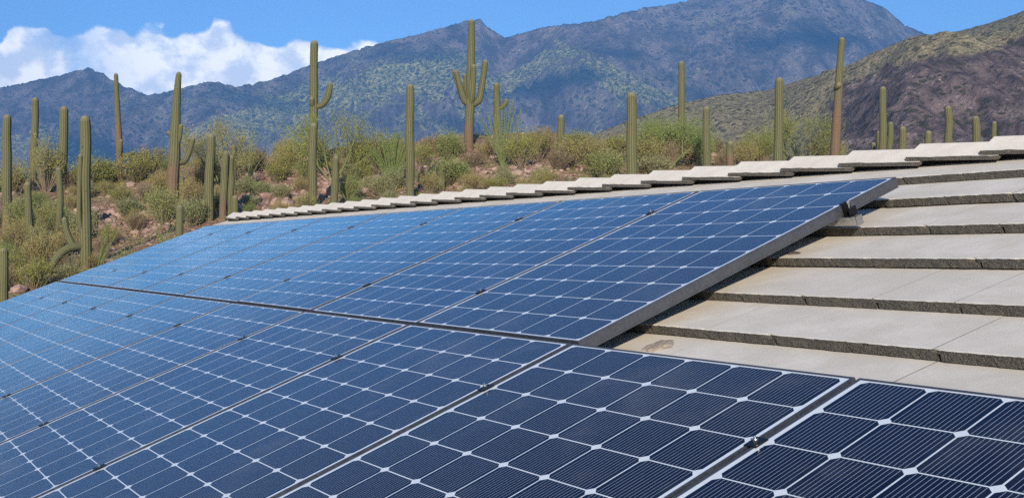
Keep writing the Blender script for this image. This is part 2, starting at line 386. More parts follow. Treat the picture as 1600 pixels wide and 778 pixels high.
M_stucco = simple('tan_stucco', (0.45, 0.36, 0.27), 0.9, 0, 20, 0.12, 0.4)
M_dark = simple('dark_underlay', (0.02, 0.018, 0.016), 0.9)
M_shaded_mortar = simple('shaded_ridge_mortar', (0.018, 0.016, 0.014), 0.95, 0, 60, 0.4, 0.6)  # shade of the recess under the ridge caps put into the colour

TW = 0.2528; THK = 0.036
S_LEFT, S_RIGHT = -8.95, 4.6
fronts = [1.994, 1.697, 1.363, 1.042, 0.702, 0.400] + [0.400 - 0.318 * k for k in range(1, 10)]
phases = [0.011, 0.119, 0.004, 0.117, 0.005, 0.131] + [0.005 if k % 2 else 0.131 for k in range(2, 11)]
T_RIDGE = 2.30
roofv, rooff, roofm, roofr = [], [], [], []
def add_tile(s0, s1, tf, tb, nf, nb, seg, rnd, jn=0.0, ramp=0.0):
    """one interlocking flat tile; s0..s1 wide, front edge at tf, buried back edge at tb"""
    gap = 0.0036; lip = 0.013
    js = [random.uniform(-0.0012, 0.0012) for _ in range(seg + 1)]
    ss = [s0 + gap + (s1 - s0 - 2 * gap) * k / seg for k in range(seg + 1)]
    sk = random.uniform(-0.002, 0.002)
    chip = [0.0] * (seg + 1)
    if seg > 12:
        for k_ in (0, seg): 
            if random.random() < .5: chip[k_] = random.uniform(.003, .010); chip[k_ + (1 if k_ == 0 else -1)] = chip[k_] * .4
        if random.random() < .35: q_ = random.randrange(3, seg - 3); chip[q_] = random.uniform(.003, .006); chip[q_ + 1] = chip[q_] * .8
    base = len(roofv)
    # rows: back top, front top (inset), front top edge, front mid, front bottom
    def addrow(tq, nq, jit, shift=0.0, tight=0.0):
        for k, s in enumerate(ss):
            c = 0.0
            if jit:
                c = random.gauss(0, 1) * jit
                if chip[k]: c += chip[k] * (1.0 if nq > nf - 0.006 else 0.35)
            roofv.append(F(s + shift * (1 if k in (0, seg) else 0) + tight * (-1 if k == 0 else (1 if k == seg else 0)), tq + c + sk * (k / seg - .5), nq + jn + (js[k] if jit else 0) * 0.5 - abs(c) * (0.5 if nq > nf - 0.006 else 0)))
    addrow(tb, nb, 0, 0, 0.0036)
    addrow(tf + 0.006, nf + (nb - nf) * 0.006 / (tb - tf), 0, 0, 0.0036)
    addrow(tf, nf - 0.0012, 0.0008, 0, 0.0016)
    addrow(tf + 0.001, nf - 0.012, 0.0005)
    addrow(tf + 0.001, nf - 0.013, 0.0005, lip)          # the interlock: the joint jogs sideways part-way down
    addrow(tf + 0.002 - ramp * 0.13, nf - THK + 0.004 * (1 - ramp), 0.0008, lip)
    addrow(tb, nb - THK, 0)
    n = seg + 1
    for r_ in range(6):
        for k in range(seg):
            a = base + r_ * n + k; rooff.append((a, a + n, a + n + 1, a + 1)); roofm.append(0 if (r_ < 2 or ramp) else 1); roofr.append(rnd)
    for k0, flip in ((0, False), (seg, True)):
        idx = [base + r_ * n + k0 for r_ in range(7)]
        rooff.append(tuple(idx) if not flip else tuple(reversed(idx))); roofm.append(1); roofr.append(rnd)
for ci, (tf, ph) in enumerate(zip(fronts, phases)):
    tb = tf + 0.40; nf = -0.100; nb = -0.100 - THK * 0.40 / 0.32
    if ci == 0: tb = T_RIDGE + 0.02; nb = nf - THK * 0.55
    k0 = int(math.floor((S_LEFT - ph) / TW)); k1 = int(math.ceil((S_RIGHT - ph) / TW))
    for k in range(k0, k1):
        s0, s1 = ph + k * TW, ph + (k + 1) * TW
        s0 = max(s0, S_LEFT if tf > 1.2 else -8.12); s1 = min(s1, S_RIGHT)
        if s1 - s0 < 0.03: continue
        near = s0 > -1.3 and tf > -0.8
        jn = random.gauss(0, 0.0004)
        if ci == 3 and s0 > 0.80:                     # mortar ramp smoothing the step at the right
            if s0 < 0.95:
                add_tile(s0, 0.905, tf, tb, nf, nb, 10, random.random(), 0); s0 = 0.905
            add_tile(s0, s1, tf - 0.002, tb, nf, nb, 8, 0.5, 0, ramp=1.0); continue
        add_tile(s0, s1, tf + random.gauss(0, 0.0012), tb, nf, nb, 20 if near else 2, random.random(), jn)
house = empty('house', F(-2, 0, -3)); 
tag(house, 'house with a roof of flat white concrete tiles carrying the solar panels', 'house')
roof = mesh_obj('roof', roofv, rooff, M_top, mats=[M_top, M_edge], midx=roofm, attrs={'rnd': ('FACE', roofr)})
# back slope of the roof, deck, gable walls
hb = MB()
R0 = Vector((V.x, V.y, 0)).normalized()                       # horizontal direction across the house
def B(s, d, z): return F(s, T_RIDGE, -0.145) + U * s * 0 + R0 * d + Vector((0, 0, z))
TP = math.tan(SL)
DE = 7.0
def slab(s0, s1, da, za, db, zb_, th, mi=0):
    i = len(hb.v)
    hb.v += [B(s0, da, za), B(s1, da, za), B(s1, db, zb_), B(s0, db, zb_), B(s0, da, za - th), B(s1, da, za - th), B(s1, db, zb_ - th), B(s0, db, zb_ - th)]
    for f in ((0,1,2,3),(7,6,5,4),(0,4,5,1),(1,5,6,2),(2,6,7,3),(3,7,4,0)): hb.f.append(tuple(i + k for k in f)); hb.mi.append(mi)
slab(S_LEFT + 0.02, S_RIGHT - 0.02, 0.0, 0.0, DE, -DE * TP, 0.06)
slab(-8.10, S_RIGHT - 0.02, -5.0, -5.0 * TP, -0.001, -0.001, 0.05, 1)
keep = roof
back = hb.build('roof_deck', M_top, mats=[M_top, M_dark])
def keep_parent(o, p):
    bpy.context.view_layer.update(); o.parent = p; o.matrix_parent_inverse = p.matrix_world.inverted()
house.matrix_world = Matrix.Translation(F(-2, 0, -3))
keep_parent(roof, house); keep_parent(back, house)
wl = MB()
def wall_prism(s0, s1, d0, d1, zt0, zt1):
    i = len(wl.v); zb_ = GZ - B(0, 0, 0).z - 0.1
    pts = [(s0, d0), (s1, d0), (s1, d1), (s0, d1)]; zt = [zt0, zt0, zt1, zt1]
    for (s, d) in pts: wl.v.append(B(s, d, zb_))
    for (s, d), z in zip(pts, zt): wl.v.append(B(s, d, z))
    for f in ((0,3,2,1),(4,5,6,7),(0,1,5,4),(1,2,6,5),(2,3,7,6),(3,0,4,7)): wl.f.append(tuple(i + k for k in f)); wl.mi.append(0)
wall_prism(-7.8, S_RIGHT - 0.4, -4.4, 0.0, -4.4 * TP - 0.12, -0.12)
wall_prism(-7.8, S_RIGHT - 0.4, 0.003, DE - 0.5, -0.12, -(DE - 0.5) * TP - 0.12)
wall = wl.build('wall', M_stucco); keep_parent(wall, house)

# ridge caps, each overlapping the one to its left
CAPW = 0.325
def make_cap_mesh():
    L, th = 0.395, 0.014
    w = 0.122; ca, sa = math.cos(R(12)), math.sin(R(12))
    # cross-section in (t, n) from lower near edge over the apex to the far edge (far wing mirrored about plumb)
    slope_w = R(20.2 + 12)
    def sec(off):
        # world-ish section: d across, z up
        d = w * math.cos(slope_w); z = w * math.sin(slope_w)
        return [(-d, -z + off), (-d * 0.5, -z * 0.5 + off), (-d*0.08, -z*0.06 + off), (d*0.08, -z*0.06 + off), (d * 0.5, -z * 0.5 + off), (d, -z + off)]
    vs, fs, mi = [], [], []
    NS = 14
    Rv = lambda s, d, z: Vector((s, d, z))
    for k in range(NS + 1):
        s = L * k / NS; lift = 0.021 * (1 - s / CAPW)
        for (d, z) in sec(0): 
            j = random.gauss(0, 0.0008) if abs(d) > w * 0.8 else 0
            vs.append(Rv(s, d + j, z + lift + j))
        for (d, z) in sec(-th / math.cos(slope_w)): vs.append(Rv(s, d + random.gauss(0, .0006), z + lift))
    m = 12
    for k in range(NS):
        for q in range(5):
            a = k * m + q; fs.append((a, a + m, a + m + 1, a + 1)); mi.append(0)
            a = k * m + 6 + q; fs.append((a, a + 1, a + m + 1, a + m)); mi.append(1)
        a = k * m; fs.append((a, a + 6, a + m + 6, a + m)); mi.append(1)
        a = k * m + 5; fs.append((a, a + m, a + m + 6, a + 6)); mi.append(1)
    for k in (0, NS):
        for q in range(5):
            a = k * m + q; f = (a, a + 1, a + 7, a + 6); fs.append(f if k == 0 else tuple(reversed(f))); mi.append(1)
    me = bpy.data.meshes.new('ridge_cap'); me.from_pydata(vs, [], fs); me.materials.append(M_top); me.materials.append(M_edge)
    me.polygons.foreach_set('material_index', mi); a = me.attributes.new('rnd', 'FLOAT', 'FACE'); a.data.foreach_set('value', [random.random()] * len(fs)); me.update(); return me
cap_meshes = [make_cap_mesh() for _ in range(4)]
APEX = (2.262, -0.050)
cap_rot = Matrix((U, R0, Vector((0, 0, 1)))).transposed().to_4x4()
for k in range(-27, 14):
    s = 0.002 + k * CAPW
    o = bpy.data.objects.new('ridge_cap', cap_meshes[k % 4]); COL.objects.link(o)
    o.parent = roof
    M_ = Matrix.Translation(F(s + random.gauss(0, 0.003), APEX[0] + random.gauss(0, .0012), APEX[1])) @ cap_rot @ Matrix.Rotation(random.gauss(0, 0.006), 4, 'Z')
    o.matrix_parent_inverse = (roof.matrix_world).inverted(); o.matrix_basis = M_
    o['_m'] = 1; del o['_m']
# mortar bed under the caps, coloured as dark as the shaded gap
mb = MB()
Aw = F(0, APEX[0], APEX[1])
for (d0, z0, d1, z1) in ((-0.045, -0.052, 0.0, -0.022), (0.0, -0.022, 0.045, -0.052)):
    def Q(s, d, z): return Aw + U * s + R0 * d + Vector((0, 0, z))
    a, b = S_LEFT + 0.1, S_RIGHT
    i = len(mb.v); mb.v += [Q(a, d0, z0 - .01), Q(b, d0, z0 - .01), Q(b, d1, z1 - .01), Q(a, d1, z1 - .01), Q(a, d0, -0.17), Q(b, d0, -0.17), Q(b, d1, -0.17), Q(a, d1, -0.17)]
    for f in ((0,1,2,3),(0,4,5,1),(1,5,6,2),(2,6,7,3),(3,7,4,0),(7,6,5,4)): mb.f.append(tuple(i + k for k in f)); mb.mi.append(0)
mortar = mb.build('shaded_ridge_mortar', M_shaded_mortar); mortar.parent = roof; mortar.matrix_parent_inverse = roof.matrix_world.inverted()

# ------------------------------------------------------------------ solar panels
CP = 0.159
def mat_cells():
    m, t, p = mat('solar_cells_under_glass')
    uv = t.new('ShaderNodeUVMap'); s_ = t.new('ShaderNodeSeparateXYZ'); t.put(s_, 0, uv.outputs[0])
    u, v = s_.outputs[0], s_.outputs[1]
    fu = t.m('ABSOLUTE', t.m('SUBTRACT', t.m('FRACT', u), 0.5)); fv = t.m('ABSOLUTE', t.m('SUBTRACT', t.m('FRACT', v), 0.5))
    inside = t.m('MULTIPLY', t.m('MULTIPLY', t.m('GREATER_THAN', u, 0.0), t.m('LESS_THAN', u, 6.0)), t.m('MULTIPLY', t.m('GREATER_THAN', v, 0.0), t.m('LESS_THAN', v, 10.0)))
    sq = t.m('MULTIPLY', t.m('LESS_THAN', fu, 0.4875), t.m('LESS_THAN', fv, 0.4875))
    ch = t.m('LESS_THAN', t.m('ADD', fu, fv), 0.895)
    cell = t.m('MULTIPLY', inside, t.m('MULTIPLY', sq, ch))
    # printed silver fingers, 15 to a cell, running up the slope; fine dashes along them
    ff = t.m('ABSOLUTE', t.m('SUBTRACT', t.m('FRACT', t.m('MULTIPLY', t.m('FRACT', u), 15.0)), 0.5))
    fing = t.m('MULTIPLY', t.m('LESS_THAN', ff, 0.040), t.m('LESS_THAN', fv, 0.475))
    dash = t.m('MULTIPLY', t.m('LESS_THAN', ff, 0.065), t.m('GREATER_THAN', t.m('FRACT', t.m('MULTIPLY', t.m('FRACT', v), 30.0)), 0.72))
    fing = t.m('MAXIMUM', fing, t.m('MULTIPLY', dash, t.m('LESS_THAN', fv, 0.475)))
    fing = t.m('MULTIPLY', fing, t.m('LESS_THAN', fu, 0.45))
    co = t.new('ShaderNodeTexCoord').outputs['Object']
    fl = t.v('FLOOR', uv.outputs[0]); wn = t.new('ShaderNodeTexWhiteNoise'); oi = t.new('ShaderNodeObjectInfo')
    t.put(wn, 'Vector', t.v('ADD', fl, oi.outputs['Location']))
    lw = t.new('ShaderNodeLayerWeight'); lw.inputs[0].default_value = 0.5          # bluer sheen of the coat at glancing angles, painted into the cell colour
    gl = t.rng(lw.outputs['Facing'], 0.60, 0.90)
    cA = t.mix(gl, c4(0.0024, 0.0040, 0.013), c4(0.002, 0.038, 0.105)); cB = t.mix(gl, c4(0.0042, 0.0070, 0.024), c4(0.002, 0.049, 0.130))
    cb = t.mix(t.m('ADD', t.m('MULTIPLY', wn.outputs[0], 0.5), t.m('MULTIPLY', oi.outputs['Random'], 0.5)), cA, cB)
    cb = t.mix(t.rng(lw.outputs['Facing'], 0.79, 0.94), cb, c4(0.050, 0.290, 0.500))  # sky reflection at the flattest angles painted in as pale blue
    grain = t.noise(co, 420, 2, 0.6); cb = t.mix(t.rng(grain, 0.64, 0.80, 0, 0.16), cb, c4(0.10, 0.13, 0.26))
    cb = t.mix(fing, cb, c4(0.33, 0.36, 0.42))
    white = t.mix(t.noise(co, 30, 3), c4(0.56, 0.60, 0.62), c4(0.66, 0.70, 0.72))
    rib = t.m('MULTIPLY', t.m('GREATER_THAN', v, 10.0), t.m('LESS_THAN', t.m('ABSOLUTE', t.m('SUBTRACT', v, 10.075)), 0.018))
    white = t.mix(rib, white, c4(0.42, 0.46, 0.52))
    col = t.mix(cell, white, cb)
    dust = t.rng(t.noise(co, 2.2, 6, 0.65), 0.48, 0.78, 0.0, 0.12)
    spk = t.m('MULTIPLY', t.rng(t.voro(co, 55), 0.03, 0.06, 1.0, 0.0), t.rng(t.noise(co, 9, 2), 0.55, 0.6, 0.0, 0.5))
    col = t.mix(t.m('ADD', dust, spk, clamp=True), col, c4(0.45, 0.42, 0.38))
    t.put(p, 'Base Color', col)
    t.put(p, 'Roughness', t.rng(t.noise(co, 3, 4), 0.3, 0.7, 0.17, 0.23))
    p.inputs['IOR'].default_value = 1.30; p.inputs['Specular IOR Level'].default_value = 0.5
    p.inputs['Specular Tint'].default_value = c4(0.74, 0.90, 1.0)
    h = t.m('ADD', t.noise(co, 900, 2, 0.5), t.m('MULTIPLY', t.noise(co, 6, 2), 2.0))
    t.put(p, 'Normal', t.bump(t.noise(co, 520, 2, 0.6), 0.22, 0.0006)); return m
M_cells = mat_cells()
def mat_alu(name, col, rough):
    m, t, p = mat(name); co = t.new('ShaderNodeTexCoord').outputs['Object']
    n = t.noise(co, 14, 5, 0.65); n2 = t.noise(co, 90, 3)
    t.put(p, 'Base Color', t.mix(n, c4(*[c * .75 for c in col]), c4(*[min(1, c * 1.2) for c in col])))
    t.put(p, 'Roughness', t.rng(n2, 0.3, 0.7, rough - .08, rough + .1)); p.inputs['Metallic'].default_value = 0.85
    return m
M_alu = mat_alu('anodised_aluminium', (0.155, 0.158, 0.166), 0.5)
M_rail = mat_alu('mill_aluminium', (0.62, 0.62, 0.60), 0.4)
M_black = simple('black_steel', (0.012, 0.012, 0.014), 0.4, 0.6)
M_bolt = simple('stainless_bolt', (0.55, 0.55, 0.52), 0.3, 1.0)

PW2 = 0.4950                                                   # half width
PB, PT_ = -1.604, 0.011                                        # frame edges from the top of the cells
def make_panel():
    root = empty('solar_panel')
    # origin: centre of the top edge of the cell field
    fr = MB(); lip, hgt = 0.0075, 0.040
    x0, x1, y0, y1 = -PW2, PW2, PB, PT_
    def bar(lo, hi): fr.box(lo, hi)
    bar((x0, y0, -hgt), (x0 + 0.002, y1, 0.0015)); bar((x1 - 0.002, y0, -hgt), (x1, y1, 0.0015))
    bar((x0 + 0.002, y1 - 0.002, -hgt), (x1 - 0.002, y1, 0.0015)); bar((x0 + 0.002, y0, -hgt), (x1 - 0.002, y0 + 0.002, 0.0015))
    bar((x0 + 0.002, y0 + 0.002, -0.0045), (x0 + lip, y1 - 0.002, 0.0013)); bar((x1 - lip, y0 + 0.002, -0.0045), (x1 - 0.002, y1 - 0.002, 0.0013))
    bar((x0 + lip, y1 - lip, -0.0045), (x1 - lip, y1 - 0.002, 0.0013)); bar((x0 + lip, y0 + 0.002, -0.0045), (x1 - lip, y0 + lip, 0.0013))
    for sx_ in (x0 + 0.002, x1 - 0.032): bar((sx_, y0 + 0.002, -hgt + 0.0), (sx_ + 0.03, y1 - 0.002, -hgt + 0.002))
    f = fr.build('frame', M_alu, root)
    # shallow grooves along the outer faces
    gr = MB()
    for sx_, d in ((x0, -1), (x1, 1)):
        for z in (-0.0055, -0.034): gr.box((min(sx_, sx_ + d * 0.0008), y0, z), (max(sx_, sx_ + d * 0.0008), y1, z + 0.0015))
    gr.build('frame_ridge', M_alu, f)
    me = bpy.data.meshes.new('glass_laminate')
    a, b, c, d = x0 + 0.004, x1 - 0.004, y0 + 0.004, y1 - 0.004
    vs = [(a, c, 0), (b, c, 0), (b, d, 0), (a, d, 0), (a, c, -0.004), (b, c, -0.004), (b, d, -0.004), (a, d, -0.004)]
    me.from_pydata(vs, [], [(0, 1, 2, 3), (7, 6, 5, 4), (0, 4, 5, 1), (1, 5, 6, 2), (2, 6, 7, 3), (3, 7, 4, 0)])
    uvl = me.uv_layers.new(name='UVMap')
    for lp in me.loops:
        x, y, z = vs[lp.vertex_index]; uvl.data[lp.index].uv = (x / CP + 3.0, y / CP + 10.0)
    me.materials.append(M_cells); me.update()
    o = bpy.data.objects.new('glass_laminate', me); COL.objects.link(o); o.parent = root
    jb = MB(); jb.box((-0.06, -0.18, -0.026), (0.06, -0.08, -0.0045)); jb.build('junction_box', M_black, root)
    return root
panel0 = make_panel(); used = [False]
ordw = ['rightmost', 'second', 'third', 'fourth', 'fifth', 'sixth', 'seventh', 'leftmost']
def place_panel(sc_, tc_, label, nj=0.0):
    if used[0]: o = copy_tree(panel0)
    else: o = panel0; used[0] = True
    o.matrix_world = Matrix.Translation(F(sc_, tc_, nj)) @ ROT @ Matrix.Rotation(random.gauss(0, 0.0009), 4, 'X') @ Matrix.Rotation(random.gauss(0, 0.0009), 4, 'Y')
    tag(o, label, 'solar panel', 'solar panels mounted on the tiled roof'); return o
SR = -0.012 - PW2 - 0.002                                     # centre of the rightmost upper panel
for k in range(8):
    if k == 0: lb = 'upper row solar panel with its long grey frame side exposed over the tiles'
    elif k == 7: lb = 'blue solar panel at the far left end of the upper row, smallest in the row'
    else: lb = 'blue upper row solar panel, %s from the exposed right end' % ordw[k]
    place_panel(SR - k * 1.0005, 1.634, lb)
for k in range(-2, 9):
    s = 0.479 - k * 1.0015
    if k == -2: continue
    if k == -1: lb = 'dark navy solar panel at the bottom right corner, bare tiles above it'
    elif k == 0: lb = 'dark navy lower row solar panel, second from right, below the upper row corner'
    elif k == 8: lb = 'pale blue solar panel at the far left end of the lower row'
    else: lb = 'blue lower row solar panel, %s from the bottom right corner' % {1:'third',2:'fourth',3:'fifth',4:'sixth',5:'seventh',6:'eighth',7:'ninth'}[k]
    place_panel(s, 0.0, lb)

# rails and feet
def make_rail(s0, s1, tq, label):
    root = frame_empty('mounting_rail', s0, tq, -0.064)
    b = MB(); L = s1 - s0
    for lo, hi in (((0, -0.016, -0.015), (L, -0.013, 0.0175)), ((0, 0.013, -0.015), (L, 0.016, 0.0175)), ((0, -0.013, -0.015), (L, 0.013, -0.012)), ((0, -0.015, -0.003), (L, 0.015, -0.001)), ((0, -0.015, 0.0155), (L, -0.006, 0.0175)), ((0, 0.006, 0.0155), (L, 0.015, 0.0175))): b.box(lo, hi)
    b.build('channel', M_rail, root)
    n = int(L / 1.2) + 1
    for k in range(n):
        x = L - 0.45 - k * 1.2
        if x < 0.1: break
        f = MB(); f.box((x - 0.02, -0.024, -0.075), (x + 0.02, -0.0185, 0.0)); f.box((x - 0.02, -0.024, -0.079), (x + 0.02, 0.05, -0.072)); f.build('foot', M_rail, root)
    e = MB(); e.box((L, -0.0175, -0.0165), (L + 0.003, 0.0175, 0.019)); e.build('end_cap', M_bolt, root)
    tag(root, label, 'rail'); return root
T_UP = (1.335, 0.36); T_LO = (-0.33, -1.28)
make_rail(-8.1, 0.030, T_UP[0], 'silver mounting rail whose end sticks out from under the upper panel beside the black clamp')
make_rail(-8.1, -0.12, T_UP[1], 'silver mounting rail hidden in shadow under the lower part of the upper panel row')
make_rail(-8.1, 2.1, T_LO[0], 'silver mounting rail under the top part of the lower panel row, seen in the gaps')
make_rail(-8.1, 2.1, T_LO[1], 'silver mounting rail under the bottom part of the lower panel row, seen in the gaps')

# clamps
def make_clamp():
    root = empty('panel_clamp')
    c = MB(); c.box((-0.0155, -0.020, 0.0018), (0.0155, 0.020, 0.0048)); c.box((-0.0045, -0.020, -0.04), (-0.0025, 0.020, 0.0018)); c.box((0.0025, -0.020, -0.04), (0.0045, 0.020, 0.0018)); c.build('bracket', M_black, root)
    b = bmesh.new(); bmesh.ops.create_cone(b, segments=6, radius1=0.0065, radius2=0.0065, depth=0.006, cap_ends=True); bmesh.ops.translate(b, verts=b.verts, vec=(0, 0, 0.0078))
    r = bmesh.ops.create_cone(b, segments=10, radius1=0.003, radius2=0.003, depth=0.012, cap_ends=True); bmesh.ops.translate(b, verts=r['verts'], vec=(0, 0, 0.012))
    me = bpy.data.meshes.new('bolt'); b.to_mesh(me); b.free(); me.materials.append(M_bolt); o = bpy.data.objects.new('bolt', me); COL.objects.link(o); o.parent = root
    return root
clamp0 = make_clamp(); cu_ = [False]
def place_clamp(s, tq, label):
    if cu_[0]: o = copy_tree(clamp0)
    else: o = clamp0; cu_[0] = True
    o.matrix_world = Matrix.Translation(F(s, tq, 0)) @ ROT
    tag(o, label, 'clamp', 'small clamps in the gaps between panels')
for k in range(1, 8):
    for j, tq in enumerate(T_UP):
        place_clamp(SR + PW2 + 0.0027 - k * 1.0005, tq, 'small dark clamp in the %s upper row gap from the right, near its %s end' % (['', 'first', 'second', 'third', 'fourth', 'fifth', 'sixth', 'last'][k], 'top' if j == 0 else 'bottom'))
for k in range(-1, 8):
    for j, tq in enumerate(T_LO):
        place_clamp(0.479 - k * 1.0015 - PW2 - 0.0033 if True else 0, tq, 'small dark clamp in the %s lower row gap from the right, %s' % (['first', 'second', 'third', 'fourth', 'fifth', 'sixth', 'seventh', 'eighth', 'last'][k + 1], 'upper of the two' if j == 0 else 'lower of the two'))
# end clamp on the exposed side
for tq, lb in ((T_UP[0], 'black end clamp with a silver bolt gripping the exposed side of the upper panel'), (T_UP[1], 'end clamp low on the exposed side of the upper panel, in shadow')):
    if tq == T_UP[1]: continue
    root = frame_empty('end_clamp', -0.0105, tq, 0.0)
    c = MB(); c.box((0.0005, -0.020, -0.044), (0.004, 0.020, 0.004)); c.box((-0.010, -0.020, 0.0025), (0.0005, 0.020, 0.005)); c.box((0.004, -0.020, -0.044), (0.026, 0.020, -0.040)); c.box((0.022, -0.020, -0.040), (0.026, 0.020, -0.012)); c.build('bracket', M_black, root)
    b = bmesh.new(); r = bmesh.ops.create_cone(b, segments=6, radius1=0.007, radius2=0.007, depth=0.007, cap_ends=True); bmesh.ops.translate(b, verts=r['verts'], vec=(0.013, 0, 0.006))
    r = bmesh.ops.create_cone(b, segments=10, radius1=0.0035, radius2=0.0035, depth=0.062, cap_ends=True); bmesh.ops.translate(b, verts=r['verts'], vec=(0.013, 0, -0.018))
    me = bpy.data.meshes.new('bolt'); b.to_mesh(me); b.free(); me.materials.append(M_bolt); o = bpy.data.objects.new('bolt', me); COL.objects.link(o); o.parent = root
    tag(root, lb, 'clamp')
#@@VEG@@
# ------------------------------------------------------------------ vegetation materials
def mat_leaf(name, a, b, dry=None):
    m, t, p = mat(name); tone = t.attr('tone', 'Fac'); oi = t.new('ShaderNodeObjectInfo')
    col = t.mix(tone, c4(*a), c4(*b))
    if dry: col = t.mix(t.m('MULTIPLY', oi.outputs['Random'], 0.75), col, c4(*dry))
    t.put(p, 'Base Color', col); p.inputs['Roughness'].default_value = 0.75; p.inputs['Specular IOR Level'].default_value = 0.2
    tr = t.new('ShaderNodeBsdfTranslucent'); t.put(tr, 0, col); ms = t.new('ShaderNodeMixShader'); ms.inputs[0].default_value = 0.25
    t.l.new(p.outputs[0], ms.inputs[1]); t.l.new(tr.outputs[0], ms.inputs[2])
    out = [n for n in m.node_tree.nodes if n.type == 'OUTPUT_MATERIAL'][0]; t.l.new(ms.outputs[0], out.inputs[0]); return m
M_creo = mat_leaf('olive_leaves', (0.11, 0.125, 0.022), (0.46, 0.47, 0.11), (0.46, 0.34, 0.15))
M_brit = mat_leaf('grey_green_leaves', (0.12, 0.15, 0.05), (0.34, 0.38, 0.16), (0.36, 0.33, 0.15))
M_dry = mat_leaf('dry_twigs', (0.16, 0.10, 0.055), (0.40, 0.29, 0.17), (0.34, 0.28, 0.14))
M_grn = mat_leaf('fresh_green_leaves', (0.09, 0.14, 0.03), (0.30, 0.38, 0.10), (0.34, 0.33, 0.12))
M_pv = mat_leaf('yellow_green_leaves', (0.13, 0.16, 0.03), (0.34, 0.36, 0.10), (0.30, 0.29, 0.12))
M_bark = simple('grey_brown_bark', (0.16, 0.12, 0.08), 0.9, 0, 12, 0.4)
M_gbark = simple('green_bark', (0.16, 0.17, 0.06), 0.8, 0, 12, 0.3)
M_oco = mat_leaf('ocotillo_stems', (0.10, 0.15, 0.035), (0.25, 0.34, 0.10), (0.24, 0.24, 0.12))

def mat_saguaro():
    m, t, p = mat('saguaro_skin'); rib = t.attr('rib', 'Fac'); wood = t.attr('wood', 'Fac')
    co = t.new('ShaderNodeTexCoord').outputs['Object']
    st = t.new('ShaderNodeMapping'); t.put(st, 0, co); st.inputs['Scale'].default_value = (1, 1, 0.35)
    n1 = t.noise(st.outputs[0], 4, 5, 0.6); n2 = t.noise(co, 26, 3, 0.6)
    green = t.mix(n1, c4(0.030, 0.036, 0.014), c4(0.075, 0.080, 0.032))
    crest = t.mix(n2, c4(0.145, 0.138, 0.062), c4(0.29, 0.26, 0.14))
    col = t.mix(t.m('MULTIPLY', rib, 0.75), green, crest)
    brown = t.mix(n2, c4(0.085, 0.054, 0.033), c4(0.22, 0.145, 0.092))
    f = t.rng(t.m('ADD', wood, t.m('MULTIPLY', t.m('SUBTRACT', n1, 0.5), 1.1)), 0.2, 0.8)
    col = t.mix(f, col, brown)
    scar = t.m('MULTIPLY', t.rng(t.noise(co, 9, 3, 0.6), 0.62, 0.70), 0.7); col = t.mix(scar, col, c4(0.05, 0.035, 0.022))
    tip = t.attr('tip', 'Fac'); col = t.mix(t.m('MULTIPLY', tip, 0.75), col, c4(0.34, 0.28, 0.17))
    t.put(p, 'Base Color', col); p.inputs['Roughness'].default_value = 0.8; p.inputs['Specular IOR Level'].default_value = 0.2
    t.put(p, 'Normal', t.bump(n2, 0.5, 0.02)); return m
M_sag = mat_saguaro()

def tube(path, radii, nside=36, ribs=12, wood=None, dome=True, depth=0.17):
    """ribbed tube along a smooth path"""
    seed_ = random.random() * 50
    pts = [Vector(p) for p in path]
    for p in pts[2:-1]: p.x += random.gauss(0, .015); p.y += random.gauss(0, .03)
    # resample with Catmull-Rom
    out, rr, ww = [], [], []
    n = len(pts)
    for i in range(n - 1):
        p0 = pts[max(i - 1, 0)]; p1 = pts[i]; p2 = pts[i + 1]; p3 = pts[min(i + 2, n - 1)]
        L = (p2 - p1).length; k = max(2, int(L / 0.14))
        for j in range(k):
            u = j / k
            out.append(0.5 * ((2 * p1) + (p2 - p0) * u + (2 * p0 - 5 * p1 + 4 * p2 - p3) * u * u + (3 * p1 - p0 - 3 * p2 + p3) * u ** 3))
            rr.append(radii[i] * (1 - u) + radii[i + 1] * u); ww.append((wood[i] * (1 - u) + wood[i + 1] * u) if wood else 0)
    out.append(pts[-1]); rr.append(radii[-1]); ww.append(wood[-1] if wood else 0)
    tip = [0.0] * len(out)
    if dome:
        d = (out[-1] - out[-2]).normalized(); r = rr[-1]; e = out[-1]
        for q in (25, 45, 62, 76, 87):
            out.append(e + d * r * 1.15 * math.sin(R(q))); rr.append(r * math.cos(R(q))); ww.append(ww[-1]); tip.append(q / 90)
    vs, rib, wd, tp = [], [], [], []
    for i, (c, r) in enumerate(zip(out, rr)):
        a = out[min(i + 1, len(out) - 1)] - out[max(i - 1, 0)]; a.normalize()
        x = a.cross(Vector((0, 1, 0))); 
        if x.length < 0.2: x = a.cross(Vector((0, 0, 1)))
        x.normalize(); y = a.cross(x).normalized()
        for k in range(nside):
            th = 2 * math.pi * k / nside; rb = 0.5 + 0.5 * math.cos(th * ribs)
            q = r * (1 - depth * (1 - rb)) * (1 + 0.055 * mnoise.noise(Vector((seed_, c.z * 1.3, 0))) + 0.02 * mnoise.noise(c * 4.0))
            vs.append(c + (x * math.cos(th) + y * math.sin(th)) * q); rib.append(rb); wd.append(ww[i]); tp.append(tip[i] if dome else 0)
    fs = []
    for i in range(len(out) - 1):
        for k in range(nside):
            a = i * nside + k; b = i * nside + (k + 1) % nside; fs.append((a, b, b + nside, a + nside))
    fs.append(tuple(range((len(out) - 1) * nside, len(out) * nside)))
    fs.append(tuple(reversed(range(nside))))
    return vs, fs, rib, wd, tp

